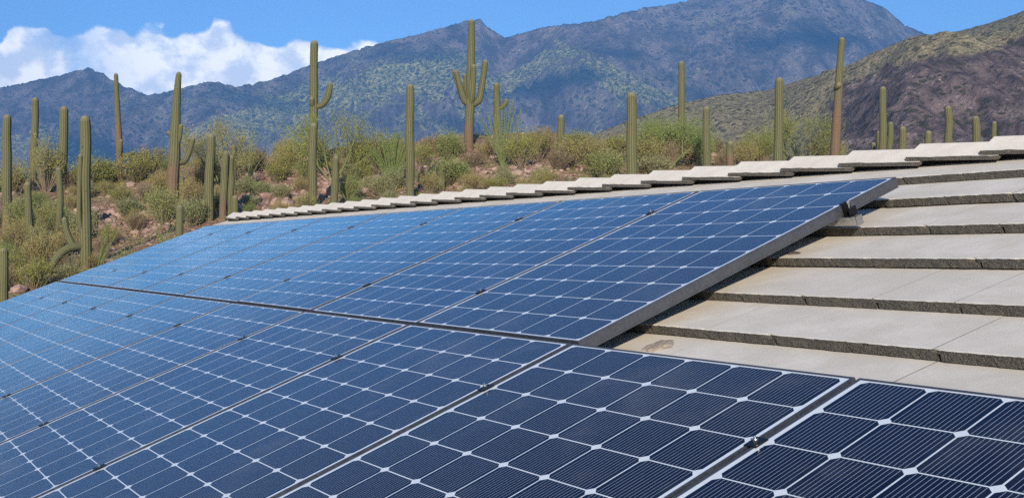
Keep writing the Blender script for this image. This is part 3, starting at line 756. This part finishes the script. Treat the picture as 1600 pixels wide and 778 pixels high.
def px_pt(px, row, y): return Vector(((px - CX) / FPX * y, y, (HY - row) / FPX * y))
SAG = []
def saguaro(top, base, w, label, short, arms=(), depth=None, wood=0.0, wtop=None, mid=None, wood_h=0.35):
    w *= 1.10
    if wtop: wtop *= 1.1
    if depth is None: b = on_hill(*base); y = b.y
    else:
        y = depth; b = px_pt(base[0], base[1], y); b.z = hill_z(b.x, y)
    T = px_pt(top[0], top[1], y); k = y / FPX
    root_p = Vector((b.x, y, b.z))
    r = w * k / 2; rt = (wtop or w * 0.86) * k / 2
    H = T.z - b.z
    path = [Vector((0, 0, -0.25))]; rad = [r * 0.92]; wd = [1.0 if wood else 0.15]
    for f_ in (0.0, 0.15, 0.35, 0.6, 0.82):
        lx = (T.x - b.x) * (f_ ** 1.2)
        if mid: lx += mid * k * math.sin(math.pi * f_)
        path.append(Vector((lx, 0, H * f_)))
        rad.append(r * (0.93 + 0.07 * min(1, f_ / .35)) if f_ < 0.4 else r + (rt - r) * (f_ - .35) / .65)
        wd.append(max(0, (wood_h + 0.15 - f_) / (0.3)) if wood else max(0.0, 0.45 - f_ * 5))
    path.append(Vector((T.x - b.x, 0, H - rt))); rad.append(rt); wd.append(0.0)
    wd = [min(1, q) for q in wd]
    vs, fs, rib, wdd, tp = tube(path, rad, wood=wd)
    at = lambda: {'rib': ('POINT', rib), 'wood': ('POINT', wdd), 'tip': ('POINT', tp)}
    if arms:
        root = empty('saguaro', root_p)
        mesh_obj('trunk', vs, fs, M_sag, root, True, attrs=at())
        for arm in arms:
            dy = arm[0]; pp = [px_pt(a[0], a[1], y) - root_p for a in arm[1:]]
            for i_, q in enumerate(pp): q.y += dy * min(1, i_ / 1.5)
            ra = [a[2] * k / 2 * 1.12 for a in arm[1:]]
            v2, f2, rib, wdd, tp = tube(pp, ra, nside=27, ribs=9)
            mesh_obj('arm', v2, f2, M_sag, root, True, attrs=at())
    else:
        root = mesh_obj('saguaro', vs, fs, M_sag, None, True, attrs=at()); root.location = root_p
    root.rotation_euler.z = 0
    tag(root, label, 'cactus', 'saguaro cacti on the desert hillside'); SAG.append((top[0], base[1], root_p, short, w))
    return root
S = saguaro
S((11, 180), (10, 357), 14, 'tall plain green saguaro at the far left edge above the panels', 'the saguaro at the far left edge', wood=.3, wood_h=.2)
S((55, 153), (52, 262), 11, 'slim dark saguaro with a short stub arm behind the leftmost desert scrub', 'the slim saguaro with a stub arm', arms=[(-.2, (52, 232, 5), (56, 225, 6), (57, 212, 6))])
S((100, 167), (97, 296), 14, 'stout straight green saguaro between the stub armed one and the drooping armed one', 'the stout straight saguaro')
S((133, 182), (134, 420), 18, 'large saguaro with one arm drooping like a trunk and one pointing up left', 'the saguaro with the drooping arm', arms=[(-.25, (132, 388, 9), (118, 386, 11), (108, 365, 9), (104, 345, 8)), (-.6, (133, 384, 11), (112, 388, 11), (98, 402, 11), (86, 424, 9), (82, 434, 7)), (-.2, (133, 372, 6), (127.5, 355, 6), (127, 320, 7), (128, 246, 7))])
S((92, 262), (90, 376), 10, 'short wavy green saguaro just in front of the stout straight one', 'the short wavy saguaro', mid=3)
S((43, 285), (48, 380), 11, 'short crooked topped saguaro standing in brush near the left edge', 'the short crooked saguaro', mid=-2)
S((6, 388), (5, 470), 15, 'short dark saguaro at the left edge right beside the panels', 'the short saguaro beside the panels', depth=24)
S((181, 115), (188, 256), 10, 'tall thin tapering brown saguaro with short side arms at its foot', 'the thin tapering saguaro', arms=[(-.2, (187, 250, 5), (188, 240, 6), (190, 222, 6)), (.1, (190, 243, 5), (200, 242, 6), (206, 239, 6))], wood=1, wood_h=.55, wtop=6)
S((279, 113), (270, 314), 18, 'tall tapering saguaro with brown base and several small arms high and low', 'the tapering brown based saguaro', arms=[(0, (272, 211, 5), (266, 210, 6), (264, 208, 6)), (-.1, (277, 226, 6), (281, 216, 6), (283, 199, 7)), (.3, (275, 254, 8), (286, 252, 9), (293, 238, 9), (299, 218, 8)), (.2, (274, 184, 4), (270, 181, 5), (268, 180, 5))], wood=1, wood_h=.30, wtop=8)
S((209, 247), (209, 264), 8, 'tiny round topped saguaro on the skyline right of the thin tapering one', 'the tiny skyline saguaro', depth=60)
S((330, 210), (327, 346), 14, 'straight olive saguaro standing alone in front of the large bush', 'the lone olive saguaro', mid=-1)
S((353, 237), (348, 348), 11, 'brownish leaning saguaro on the left of the tight cluster of four', 'the tight cluster of saguaros', wood=.6)
S((365, 227), (365, 300), 9, 'saguaro standing furthest back in the tight cluster of four', 'the back of the cluster')
S((361, 243), (359, 346), 11, 'bright green saguaro in the middle of the tight cluster of four', 'the middle of the cluster')
S((367, 306), (366, 348), 11, 'shortest saguaro in front of the tight cluster, just behind the roof end', 'the cluster by the roof end', depth=30)
S((281, 321), (279, 370), 12, 'short saguaro rising just above the panels left of the cluster', 'the short saguaro above the panels', depth=32)
S((285, 275), (284, 306), 8, 'small dark saguaro right behind the foot of the brown based one', 'the small dark saguaro', depth=50)
S((491, 64), (489, 262), 13, 'tall saguaro with one curved arm raised on its right side against the clouds', 'the tall one armed saguaro', arms=[(0, (491, 166, 6), (500, 166, 8), (510, 156, 9), (514, 143, 9), (516, 134, 8)), (-.25, (490, 168, 4), (488, 164, 7), (487.5, 157, 7))], wood=.0)
S((490, 193), (488, 326), 13, 'plain green saguaro directly in front of the tall one with the curved arm', 'the plain saguaro in front')
S((525, 244), (522, 328), 11, 'short slightly leaning saguaro just right of the overlapping pair', 'the short leaning saguaro')
S((641, 132), (641, 312), 13, 'tall plain armless saguaro in the middle, rising from behind the ridge tiles', 'the tall plain middle saguaro')
S((651, 266), (650, 312), 8, 'thin little saguaro tucked against the tall plain middle one', 'the thin little saguaro', depth=52)
S((690, 250), (690, 296), 11, 'short dark saguaro standing in shade before a green bush', 'the short dark saguaro')
S((737, 31), (733, 236), 14, 'tallest saguaro, many armed, with a thick ribbed brown trunk on the crest', 'the many armed saguaro', arms=[(-.1, (734, 163, 9), (726, 158, 10), (719, 138, 8), (713, 114, 7)), (.25, (733, 161, 7), (724, 154, 8), (717, 134, 7), (710.5, 113, 6)), (-.1, (738, 163, 10), (748, 158, 10), (754, 136, 9), (758, 99, 8)), (-.45, (735, 166, 8), (737, 150, 9), (739, 108, 8)), (.3, (732, 160, 5), (729, 148, 6), (728, 118, 6)), (-.4, (733, 160, 5), (732, 148, 5), (736, 128, 5))], wood=1, wood_h=.22, wtop=9)
S((776, 130), (776, 200), 10, 'one armed saguaro half hidden by ocotillo stems right of the tallest one', 'the ocotillo hidden saguaro', arms=[(0, (777, 172, 5), (784, 168, 6), (789, 163, 7), (791, 159, 7))])
S((877, 180), (876, 222), 11, 'short brownish saguaro alone on the skyline amid green brush', 'the short skyline saguaro', depth=58)
S((987, 145), (988, 266), 16, 'thick plain saguaro with a dark right side, in front of the blue slope', 'the thick plain saguaro', depth=42)
S((1065, 96), (1066, 214), 10, 'slender tall saguaro rising from bushes where the rocky hill begins', 'the slender saguaro', depth=60)
S((1104, 167), (1105, 274), 11, 'thin straight saguaro standing right behind the ridge tiles, right of the slender tall one', 'the thin straight saguaro', depth=50)
S((1141, 221), (1141, 262), 11, 'short brown weathered saguaro peeping over brush near the ridge tiles', 'the short brown saguaro', wood=1, wood_h=.7, depth=52)
S((1218, 122), (1216, 270), 13, 'tall straight green saguaro in front of the yellow green tree', 'the tall straight saguaro', depth=46)
S((1226, 172), (1226, 224), 6, 'tiny distant saguaro just right of the tall straight one', 'the tiny distant saguaro', depth=75)
S((1316, 59), (1302, 240), 14, 'very tall leaning saguaro with a reddish brown lower half and bent tip', 'the very tall leaning saguaro', wood=1, wood_h=.66, wtop=8, depth=50, arms=[(-.2, (1306, 138, 6), (1306, 137, 8), (1307, 135, 8))])
S((1380, 136), (1379, 262), 10.5, 'tall saguaro with a brown foot amid the group above the ridge tiles', 'the tall grouped saguaro', wood=.6, wood_h=.4, depth=56)
S((1373, 205), (1373, 262), 6, 'thin saguaro touching the left side of the tall one in the group', 'the thin grouped saguaro', depth=60)
S((1365, 223), (1365, 262), 7, 'lowest stubby saguaro at the left of the group above the ridge tiles', 'the stubby saguaro', depth=60)
S((1392, 191), (1388, 262), 8.5, 'leaning saguaro on the right side of the tall one in the group', 'the leaning grouped saguaro', depth=57)
S((1411, 198), (1412, 262), 11, 'chubby green saguaro separate from the group, right of it', 'the chubby saguaro', depth=54)
S((1451, 205), (1451, 262), 10.5, 'short round topped saguaro peeping over the ridge left of the taller pale one', 'the round topped saguaro', depth=54)
S((1482, 166), (1483, 262), 11, 'pale mid height saguaro above the right ridge caps, tallest of the last four', 'the pale ridge saguaro', depth=54)
S((1525, 182), (1526, 262), 11, 'thick saguaro second from the right edge against the dark hillside', 'the second saguaro from the right', depth=54)
S((1554, 190), (1554, 262), 7.5, 'thin short rightmost saguaro beside the last ridge cap', 'the rightmost saguaro', depth=60)
S((891, 276), (891, 300), 10, 'round saguaro tip just showing above the ridge tiles by dark brush', 'the round tip', depth=36)

# ------------------------------------------------------------------ shrubs
class LeafBuf:
    def __init__(s): s.v = []; s.f = []; s.tone = []; s.mi = []
    def leaf(s, c, size, asp=0.55, up=None, mi=0, tone=None):
        d = Vector(rng.normal(0, 1, 3)); 
        if up is not None: d = d * 0.5 + Vector(up)
        d.normalize(); e = d.cross(Vector(rng.normal(0, 1, 3))).normalized(); d *= size; e *= size * asp
        i = len(s.v); s.v += [c - d * .5, c + e * .5, c + d * .5, c - e * .5]; s.f.append((i, i+1, i+2, i+3)); s.tone.append(random.random() if tone is None else tone); s.mi.append(mi)
    def stick(s, a, b, r0, r1, mi=1, n=4, tone=0.5):
        ax = (b - a).normalized(); x = ax.orthogonal().normalized(); y = ax.cross(x); i = len(s.v)
        for (c, r) in ((a, r0), (b, r1)):
            for k in range(n):
                th = 2 * math.pi * k / n; s.v.append(c + (x * math.cos(th) + y * math.sin(th)) * r)
        for k in range(n): s.f.append((i + k, i + (k + 1) % n, i + n + (k + 1) % n, i + n + k)); s.tone.append(tone); s.mi.append(mi)
def shrub_mesh(w, h, stems, per, leaf, fan=0.8, droop=0.0, gap=0.25, m0=None, m1=None, name='foliage', leaf_asp=.5, spread=.10):
    L = LeafBuf()
    for k in range(stems):
        th = random.uniform(0, 2 * math.pi); q = math.sqrt(random.random()) * fan
        tip = Vector((math.cos(th) * q * w / 2 * random.uniform(.75, 1.15), math.sin(th) * q * w / 2 * random.uniform(.75, 1.15), h * (1 - 0.55 * q * q) * random.uniform(0.72, 1.1)))
        bas = Vector((tip.x * .12, tip.y * .12, -0.05)); mid = bas.lerp(tip, .5) + Vector((0, 0, .08 * h)) + Vector(rng.normal(0, .05 * w, 3))
        L.stick(bas, mid, .012 * w, .008 * w, 1, 3); L.stick(mid, tip, .008 * w, .003 * w, 1, 3)
        for j in range(per):
            u = gap + (1 - gap) * random.random() ** 0.7
            c = (bas.lerp(mid, u * 2) if u < .5 else mid.lerp(tip, u * 2 - 1)) + Vector(rng.normal(0, spread * w * .5, 3))
            if c.z < 0.02: c.z = 0.02 + random.random() * .1
            L.leaf(c, leaf * random.uniform(.6, 1.4), leaf_asp, (0, 0, .5), 0)
    me = bpy.data.meshes.new(name); me.from_pydata([tuple(v) for v in L.v], [], L.f); me.materials.append(m0); me.materials.append(m1 or M_bark)
    me.polygons.foreach_set('material_index', L.mi); a = me.attributes.new('tone', 'FLOAT', 'FACE'); a.data.foreach_set('value', L.tone); me.update(); return me
protos = {
 'creosote': [shrub_mesh(2.0, 1.6, 54, 105, .045, m0=M_creo) for _ in range(3)],
 'green': [shrub_mesh(2.0, 1.3, 66, 105, .048, m0=M_grn, spread=.13) for _ in range(2)],
 'brittle': [shrub_mesh(1.6, 0.95, 76, 64, .044, m0=M_brit, spread=.10) for _ in range(3)],
 'dry': [shrub_mesh(1.6, 1.1, 80, 46, .055, m0=M_dry, leaf_asp=.22, spread=.08) for _ in range(2)],
 'tall': [shrub_mesh(2.6, 2.4, 66, 110, .048, m0=M_creo, gap=.35, spread=.09) for _ in range(2)],
}
pname = {'creosote': 'creosote_bush', 'green': 'leafy_bush', 'brittle': 'brittlebush', 'dry': 'dry_bush', 'tall': 'tall_bush'}
phr = {'creosote': 'olive twiggy bush', 'green': 'fresh green leafy bush', 'brittle': 'low grey green bush', 'dry': 'dry tan twiggy bush', 'tall': 'large airy olive bush'}
psize = {'creosote': (2.0, 1.6), 'green': (2.0, 1.3), 'brittle': (1.6, .95), 'dry': (1.6, 1.1), 'tall': (2.6, 2.4)}
def near_phrase(px, row):
    best = min(SAG, key=lambda q: (q[0] - px) ** 2 + ((q[1] - row) * 0.8) ** 2)
    dx = px - best[0]; dr = row - best[1]
    if abs(dx) < 14: rel = 'in front of' if dr > 0 else 'behind'
    elif dx < 0: rel = 'left of'
    else: rel = 'right of'
    far = 'just ' if abs(dx) < 45 and abs(dr) < 45 else 'some way '
    return far + rel + ' ' + best[3]
used_labels = {}
def shrub(kind, px, row, wpx, hpx):
    b = on_hill(px, row); k = b.y / FPX; W_, H_ = psize[kind]
    me = random.choice(protos[kind]); o = bpy.data.objects.new(pname[kind], me); COL.objects.link(o)
    sx_ = wpx * k / W_; sz = hpx * k / H_
    o.location = b - Vector((0, 0, .04)); o.rotation_euler.z = random.uniform(0, 6.28); o.scale = (sx_, sx_, sz)
    ss_ = sorted(SAG, key=lambda q: (q[0] - px) ** 2 + ((q[1] - row) * 0.8) ** 2)
    szw = ('tiny ' if wpx < 26 else 'small ' if wpx < 38 else 'wide ' if wpx > 76 else '')
    cands = [szw + phr[kind] + ' ' + near_phrase(px, row), phr[kind] + ' between %s and %s' % (ss_[0][3], ss_[1][3]), phr[kind] + ' nearest to %s after its neighbour' % ss_[0][3]]
    cands += [phr[kind] + ' between %s and %s' % (ss_[0][3], ss_[2][3]), phr[kind] + ' between %s and %s' % (ss_[1][3], ss_[2][3])]
    cands = [c for q_, c in enumerate(cands) if q_ != 2 and len(c.split()) <= 16]
    if hpx > .72 * wpx: cands.append('upright ' + cands[0])
    else: cands.append('spreading ' + cands[0])
    lab = next((c for c in cands if c not in used_labels), cands[0]); used_labels[lab] = 1
    tag(o, lab, 'bush', 'bushes on the desert hillside'); return o
big = [('creosote', 140, 297, 90, 55), ('tall', 72, 300, 85, 85), ('creosote', 20, 305, 70, 60), ('creosote', 235, 268, 85, 40), ('green', 170, 262, 60, 32), ('creosote', 212, 285, 100, 50), ('dry', 160, 268, 50, 36),
 ('green', 255, 352, 80, 60), ('creosote', 300, 320, 60, 44), ('creosote', 435, 286, 70, 42), ('brittle', 410, 306, 46, 24), ('green', 546, 314, 54, 42), ('brittle', 440, 312, 50, 26), ('creosote', 590, 262, 80, 58), ('dry', 555, 262, 60, 40),
 ('green', 703, 252, 62, 46), ('creosote', 660, 262, 50, 44), ('dry', 675, 240, 60, 30), ('green', 700, 292, 90, 46), ('creosote', 735, 300, 60, 34), ('creosote', 672, 303, 54, 36), ('creosote', 815, 262, 80, 56), ('tall', 842, 252, 80, 54), ('dry', 850, 240, 60, 44), ('creosote', 905, 262, 110, 52),
 ('dry', 875, 266, 60, 36), ('green', 945, 280, 96, 44), ('creosote', 960, 250, 90, 42), ('green', 905, 240, 70, 36), ('creosote', 1010, 262, 80, 56), ('green', 1040, 240, 110, 50), ('dry', 1050, 262, 50, 44), ('creosote', 1085, 262, 80, 48), ('brittle', 1020, 276, 80, 36), ('dry', 1130, 264, 50, 30),
 ('creosote', 1165, 264, 60, 44), ('tall', 1190, 262, 60, 50), ('creosote', 1150, 250, 70, 26), ('creosote', 1290, 264, 80, 52), ('green', 1310, 262, 60, 42), ('creosote', 1335, 262, 50, 34), ('brittle', 790, 290, 50, 26), ('brittle', 845, 286, 40, 26), ('creosote', 760, 250, 50, 34), ('tall', 20, 400, 70, 60), ('creosote', 60, 420, 80, 60), ('creosote', 15, 440, 70, 56),
 ('brittle', 110, 440, 60, 30), ('creosote', 75, 360, 70, 44), ('green', 30, 370, 60, 60), ('creosote', 170, 385, 50, 36), ('creosote', 100, 400, 70, 50), ('brittle', 200, 340, 60, 34), ('dry', 230, 320, 60, 36), ('creosote', 250, 300, 56, 36), ('creosote', 190, 318, 60, 30), ('green', 60, 340, 70, 40), ('brittle', 140, 345, 40, 22), ('creosote', 55, 455, 80, 56),
 ('dry', 400, 268, 60, 40), ('creosote', 470, 300, 50, 26), ('brittle', 580, 300, 50, 28), ('dry', 740, 262, 60, 26), ('creosote', 620, 244, 60, 34), ('dry', 310, 296, 60, 40), ('creosote', 345, 320, 40, 34), ('brittle', 390, 325, 40, 24)]
for b_ in big: shrub(*b_)
placed = [(b_[1], b_[2]) for b_ in big]
kinds = ['creosote', 'brittle', 'dry', 'creosote', 'brittle', 'green']
cnt = 0; tries = 0
PZ = [(165, 345, 60), (215, 325, 60), (420, 318, 75), (500, 300, 100), (560, 268, 50), (770, 280, 80), (850, 280, 70), (450, 268, 60), (1115, 262, 40)]
while cnt < 105 and tries < 5000:
    tries += 1
    px = random.uniform(-60, 1380); row = random.uniform(228, 455)
    cr = np.interp(px, cr_x, cr_y)
    if row < cr + 2: continue
    lim = np.interp(px, [0, 340, 1600], [470, 355, 235])
    if row > lim: continue
    if mnoise.noise(Vector((px * .012, row * .03, 3))) < -0.12 and random.random() < .8: continue
    if any(((px - q[0]) / q[2]) ** 2 + ((row - q[1]) / 15) ** 2 < 1 for q in PZ) and random.random() < .75: continue
    b = on_hill(px, row)
    if any(abs(px - q[0]) < 18 and abs(row - q[1]) < 7 for q in placed): continue
    if any(abs(px - q[0]) < 12 and 0 < row - q[1] < 60 for q in SAG): continue
    k = b.y / FPX; w = random.uniform(0.8, 1.9) / k
    kd = random.choice(kinds); shrub(kd, px, row, w, w * random.uniform(.5, .75)); placed.append((px, row)); cnt += 1

# ------------------------------------------------------------------ palo verde trees (trunk and airy crown)
def palo_verde(px, row, wpx, hpx, mleaf, label, nleaf=5200, bark=None):
    b = on_hill(px, row); k = b.y / FPX; w = wpx * k * 1.35; h = hpx * k * 1.08; nleaf = int(nleaf * 3.2)
    root = empty('palo_verde_tree', b)
    T = LeafBuf(); C = LeafBuf(); bark = bark or M_gbark
    tips = []
    def grow(p, d, L_, r, lev):
        q = p + d * L_; T.stick(p, q, r, r * .7, 0, 6)
        if lev == 0: tips.append((q, d)); return
        for _ in range(3 if lev > 1 else 4):
            nd = (d + Vector(rng.normal(0, .48, 3)) + Vector((0, 0, .12))).normalized(); grow(q, nd, L_ * random.uniform(.62, .9), r * .62, lev - 1)
    for k_ in range(4):
        th = k_ * 1.57 + random.random(); d = Vector((math.cos(th) * w / h * .8, math.sin(th) * w / h * .8, 1)).normalized()
        grow(Vector((0, 0, -.1)), d, h * .30, .030 * h / 2, 3)
    mx = max(t_[0].z for t_ in tips); wx = max(max(abs(t_[0].x), abs(t_[0].y)) for t_ in tips)
    sx_, sz = w / 2 / wx, h * .93 / mx
    for i_, v in enumerate(T.v): T.v[i_] = Vector((v.x * sx_, v.y * sx_, v.z * sz))
    per = nleaf // len(tips)
    for (q, d) in tips:
        q = Vector((q.x * sx_, q.y * sx_, q.z * sz))
        if random.random() < .05: continue
        for _ in range(per):
            u = random.random(); c = q - d * u * h * .30 + Vector(rng.normal(0, .085 * h, 3)); C.leaf(c, .055 * random.uniform(.6, 1.4), .4, (0, 0, .6))
    for buf, nm, mt in ((T, 'trunk', bark), (C, 'crown', mleaf)):
        me = bpy.data.meshes.new(nm); me.from_pydata([tuple(v) for v in buf.v], [], buf.f); me.materials.append(mt)
        a = me.attributes.new('tone', 'FLOAT', 'FACE'); a.data.foreach_set('value', buf.tone); me.update(); o = bpy.data.objects.new(nm, me); COL.objects.link(o); o.parent = root
    tag(root, label, 'tree'); return root
palo_verde(345, 290, 115, 100, M_creo, 'wide olive palo verde tree behind the lone saguaro and the tight cluster', 6500)
palo_verde(520, 286, 125, 108, M_creo, 'wide olive brown palo verde tree behind the tall one armed saguaro', 7000)
palo_verde(1252, 258, 120, 86, M_pv, 'yellow green palo verde tree with thin trunks right of the tall straight saguaro', 6500)
palo_verde(1190, 258, 60, 56, M_pv, 'small yellow green palo verde tree left of the tall straight saguaro', 3500)
palo_verde(455, 268, 60, 60, M_creo, 'small sparse palo verde tree left of the tall one armed saguaro', 3000)
palo_verde(1045, 262, 110, 82, M_grn, 'bushy green palo verde tree around the foot of the slender saguaro', 6500)

# ------------------------------------------------------------------ ocotillos: whip-like stems
def ocotillo(px, row, whips, label, leafy=1.0, r=.022, m=None):
    b = on_hill(px, row); k = b.y / FPX; L = LeafBuf()
    for (tx, ty) in whips:
        tip = Vector(((tx - px) * k, random.uniform(-.5, .5), (row - ty) * k)); base = Vector((random.uniform(-.06, .06), random.uniform(-.06, .06), -.1))
        mid = base.lerp(tip, .5) + Vector(((tx - px) * k * -.08 + random.gauss(0, .03), 0, .10)); P_ = [base]
        for u in (.17, .33, .5, .67, .83, 1): P_.append(base * (1 - u) ** 2 + mid * 2 * u * (1 - u) + tip * u * u)
        for i_ in range(6): L.stick(P_[i_], P_[i_ + 1], r * (1 - i_ * .11), r * (1 - (i_ + 1) * .11), 0, 5, random.uniform(.2, .8))
        n = int((tip - base).length * 55 * leafy)
        for _ in range(n):
            u = random.uniform(.12, 1) * 6; i_ = min(5, int(u)); c = P_[i_].lerp(P_[i_ + 1], u - i_) + Vector(rng.normal(0, r * 1.1, 3)); L.leaf(c, .05, .5, None, 0)
    me = bpy.data.meshes.new('ocotillo'); me.from_pydata([tuple(v) for v in L.v], [], L.f); me.materials.append(m or M_oco)
    a = me.attributes.new('tone', 'FLOAT', 'FACE'); a.data.foreach_set('value', L.tone); me.update(); o = bpy.data.objects.new('ocotillo', me); COL.objects.link(o); o.location = b
    tag(o, label, 'ocotillo', 'ocotillo shrubs with whip-like stems'); return o
def fanw(px, ymin, x0, x1, n, curve=0.5, jit=8):
    out = []
    for k in range(n):
        x = x0 + (x1 - x0) * (k + random.random()) / n; q = abs((x - (x0 + x1) / 2) / ((x1 - x0) / 2)); out.append((x, ymin + q * q * (curve * 60) + random.uniform(0, jit)))
    return out
ocotillo(612, 292, fanw(612, 196, 574, 656, 34, .5, 26), 'dense green ocotillo fanning upward left of the tall plain middle saguaro', 1.6, .028)
ocotillo(785, 262, fanw(785, 150, 748, 822, 24, .5, 34), 'tall green ocotillo spreading in front of the saguaro half hidden by it', 1.4, .028)
ocotillo(480, 205, [(424, 143), (430, 152), (440, 150), (452, 158), (462, 148), (418, 158), (470, 160), (492, 150), (497, 168), (478, 140)], 'bare grey green ocotillo leaning left above the olive brown tree', .3, .022)
ocotillo(58, 262, [(20, 210), (24, 224), (30, 214), (40, 222), (62, 200), (76, 222), (80, 214), (70, 206), (128, 212), (18, 236), (50, 206)], 'spreading green ocotillo at the foot of the slim saguaro with a stub arm', .9)
ocotillo(385, 292, [(360, 214), (372, 205), (392, 190), (398, 200), (404, 214), (410, 206), (420, 232), (380, 212), (400, 196)], 'pale stemmed ocotillo rising right of the tight cluster of saguaros', .4)
ocotillo(160, 262, [(150, 226), (158, 222), (165, 218), (172, 225), (178, 230), (146, 232), (184, 228)], 'small upright ocotillo left of the thin tapering saguaro', 1.0, .03)
ocotillo(150, 424, [(176, 336), (170, 345), (180, 352), (172, 362), (184, 370), (160, 380), (188, 362)], 'light green ocotillo whips growing right of the saguaro with the drooping arm', .7, .016)
ocotillo(255, 386, [(236, 330), (240, 320), (250, 326), (262, 346), (272, 350), (278, 348), (246, 350), (230, 352)], 'thin pale ocotillo stems just above the panels left of the short saguaro', .7, .016)
ocotillo(545, 322, [(552, 286), (566, 282), (558, 290), (540, 296), (534, 300)], 'small bright green ocotillo right of the short leaning saguaro behind the ridge', 1.0, .016)
ocotillo(988, 286, [(996, 215), (1004, 222), (978, 236), (1008, 246), (984, 228), (1000, 238)], 'thin pale ocotillo stems crossing in front of the thick plain saguaro', .3, .014)
ocotillo(1085, 240, [(1060, 190), (1070, 184), (1085, 186), (1100, 196), (1078, 196), (1095, 188)], 'small green ocotillo on the skyline right of the slender saguaro', .9)
ocotillo(60, 380, [(20, 330), (30, 322), (44, 318), (56, 326), (70, 330), (80, 340), (36, 330), (62, 318)], 'bright green ocotillo among brush near the short crooked saguaro', 1.1, .02)

# ------------------------------------------------------------------ ground cover and stones
patches = [(165, 345, 60), (215, 325, 60), (420, 318, 75), (480, 300, 60), (560, 268, 50), (650, 262, 40), (770, 280, 80), (850, 282, 40), (450, 262, 40), (1115, 262, 40), (600, 250, 40), (720, 262, 40), (240, 355, 40), (430, 275, 60), (520, 292, 90), (690, 278, 60), (850, 268, 70), (330, 300, 40)]
RP = patches
L = LeafBuf()
for _ in range(4300):
    y = 22 + 42 * random.random() ** .8; px = random.uniform(-350, 1700); x = (px - CX) / FPX * y
    if mnoise.noise(Vector((x * .22, y * .22, 8.0))) < -0.10 and random.random() < .85: continue
    z = hill_z(x, y); rw_ = HY - z / y * FPX
    if any(((px - q[0]) / q[2]) ** 2 + ((rw_ - q[1]) / 16) ** 2 < 1 for q in patches) and random.random() < .85: continue
    c0 = Vector((x, y, z)); hh = random.uniform(.18, .50); kind = random.choice((0, 0, 1, 2, 2))
    for _ in range(38):
        c = c0 + Vector((random.gauss(0, hh * .7), random.gauss(0, hh * .7), abs(random.gauss(0, hh * .55)))); L.leaf(c, .064 * random.uniform(.6, 1.5), .32, (0, 0, 1.2), kind)
me = bpy.data.meshes.new('desert_scrub'); me.from_pydata([tuple(v) for v in L.v], [], L.f)
for q in (M_brit, M_dry, M_creo): me.materials.append(q)
me.polygons.foreach_set('material_index', L.mi); a = me.attributes.new('tone', 'FLOAT', 'FACE'); a.data.foreach_set('value', L.tone); me.update()
o = bpy.data.objects.new('desert_scrub', me); COL.objects.link(o); tag(o, 'low tufts of grass and scrub covering the hillside', None, None, 'stuff')

M_rock = None
def mat_rock():
    m, t, p = mat('red_brown_rock'); co = t.new('ShaderNodeTexCoord').outputs['Object']; tn = t.attr('tone', 'Fac')
    n = t.noise(co, 6, 5, .65); col = t.mix(tn, c4(.13, .07, .05), c4(.46, .31, .245)); col = t.mix(t.rng(n, .35, .65, 0, .5), col, c4(.24, .15, .115))
    t.put(p, 'Base Color', col); p.inputs['Roughness'].default_value = .95; t.put(p, 'Normal', t.bump(n, .8, .06)); return m
M_rock = mat_rock()
b = bmesh.new(); bmesh.ops.create_icosphere(b, subdivisions=1, radius=1); ico_v = [v.co.copy() for v in b.verts]; ico_f = [tuple(v.index for v in f.verts) for f in b.faces]; b.free()
vs, fs, tn = [], [], []
for _ in range(7000):
    if random.random() < .55:
        pq = random.choice(patches); px = random.gauss(pq[0], pq[2] * .5); row = random.gauss(pq[1], 10)
        if row < np.interp(px, cr_x, cr_y) + 1: continue
        c = on_hill(px, row)
    else:
        y = 22 + 42 * random.random() ** .8; px = random.uniform(-350, 1700); x = (px - CX) / FPX * y; c = Vector((x, y, hill_z(x, y)))
    s = min(.30, .055 * random.paretovariate(2.2)); sc = Vector((s * random.uniform(.8, 1.5), s * random.uniform(.8, 1.3), s * random.uniform(.45, .8))); th = random.uniform(0, 6.28); tone = random.random()
    i = len(vs); jit = [1 + random.uniform(-.22, .22) for _ in ico_v]
    for v, j in zip(ico_v, jit):
        X = v.x * sc.x * j; Y = v.y * sc.y * j; vs.append((c.x + X * math.cos(th) - Y * math.sin(th), c.y + X * math.sin(th) + Y * math.cos(th), c.z + v.z * sc.z * j + sc.z * .25))
    for f in ico_f: fs.append(tuple(i + q for q in f)); tn.append(tone)
o = mesh_obj('loose_rocks', vs, fs, M_rock, attrs={'tone': ('FACE', tn)}); tag(o, 'reddish brown stones littering the bare patches of the hillside', None, None, 'stuff')

# crumbled mortar and a chip lying in the shade under the raised panel row
def lump(name, s_, t_, n_, size, m, label, cat):
    b = bmesh.new(); bmesh.ops.create_icosphere(b, subdivisions=3, radius=1)
    for v in b.verts:
        n = v.co.normalized(); r = 1 + .35 * mnoise.fractal(n * 1.5 + Vector((s_ * 9, 0, 0)), .8, 2, 4); v.co = Vector((v.co.x * size[0] * r, v.co.y * size[1] * r, max(-.2, v.co.z) * size[2] * r))
    me = bpy.data.meshes.new(name); b.to_mesh(me); b.free(); me.materials.append(m); o = bpy.data.objects.new(name, me); COL.objects.link(o); o.matrix_world = Matrix.Translation(F(s_, t_, n_)) @ ROT; tag(o, label, cat)
M_tan = simple('tan_mortar', (0.30, 0.25, 0.19), 0.95, 0, 60, 0.35, 0.8)
lump('mortar_lump', 0.035, 0.285, -0.126, (0.045, 0.055, 0.016), M_tan, 'lump of crumbled tan mortar on the tile below the corner of the upper panel row', 'mortar')
lump('tile_chip', -0.085, 1.10, -0.106, (0.030, 0.012, 0.008), M_edge, 'small dark chip of tile lying beside the shadow of the upper panel', 'tile chip')
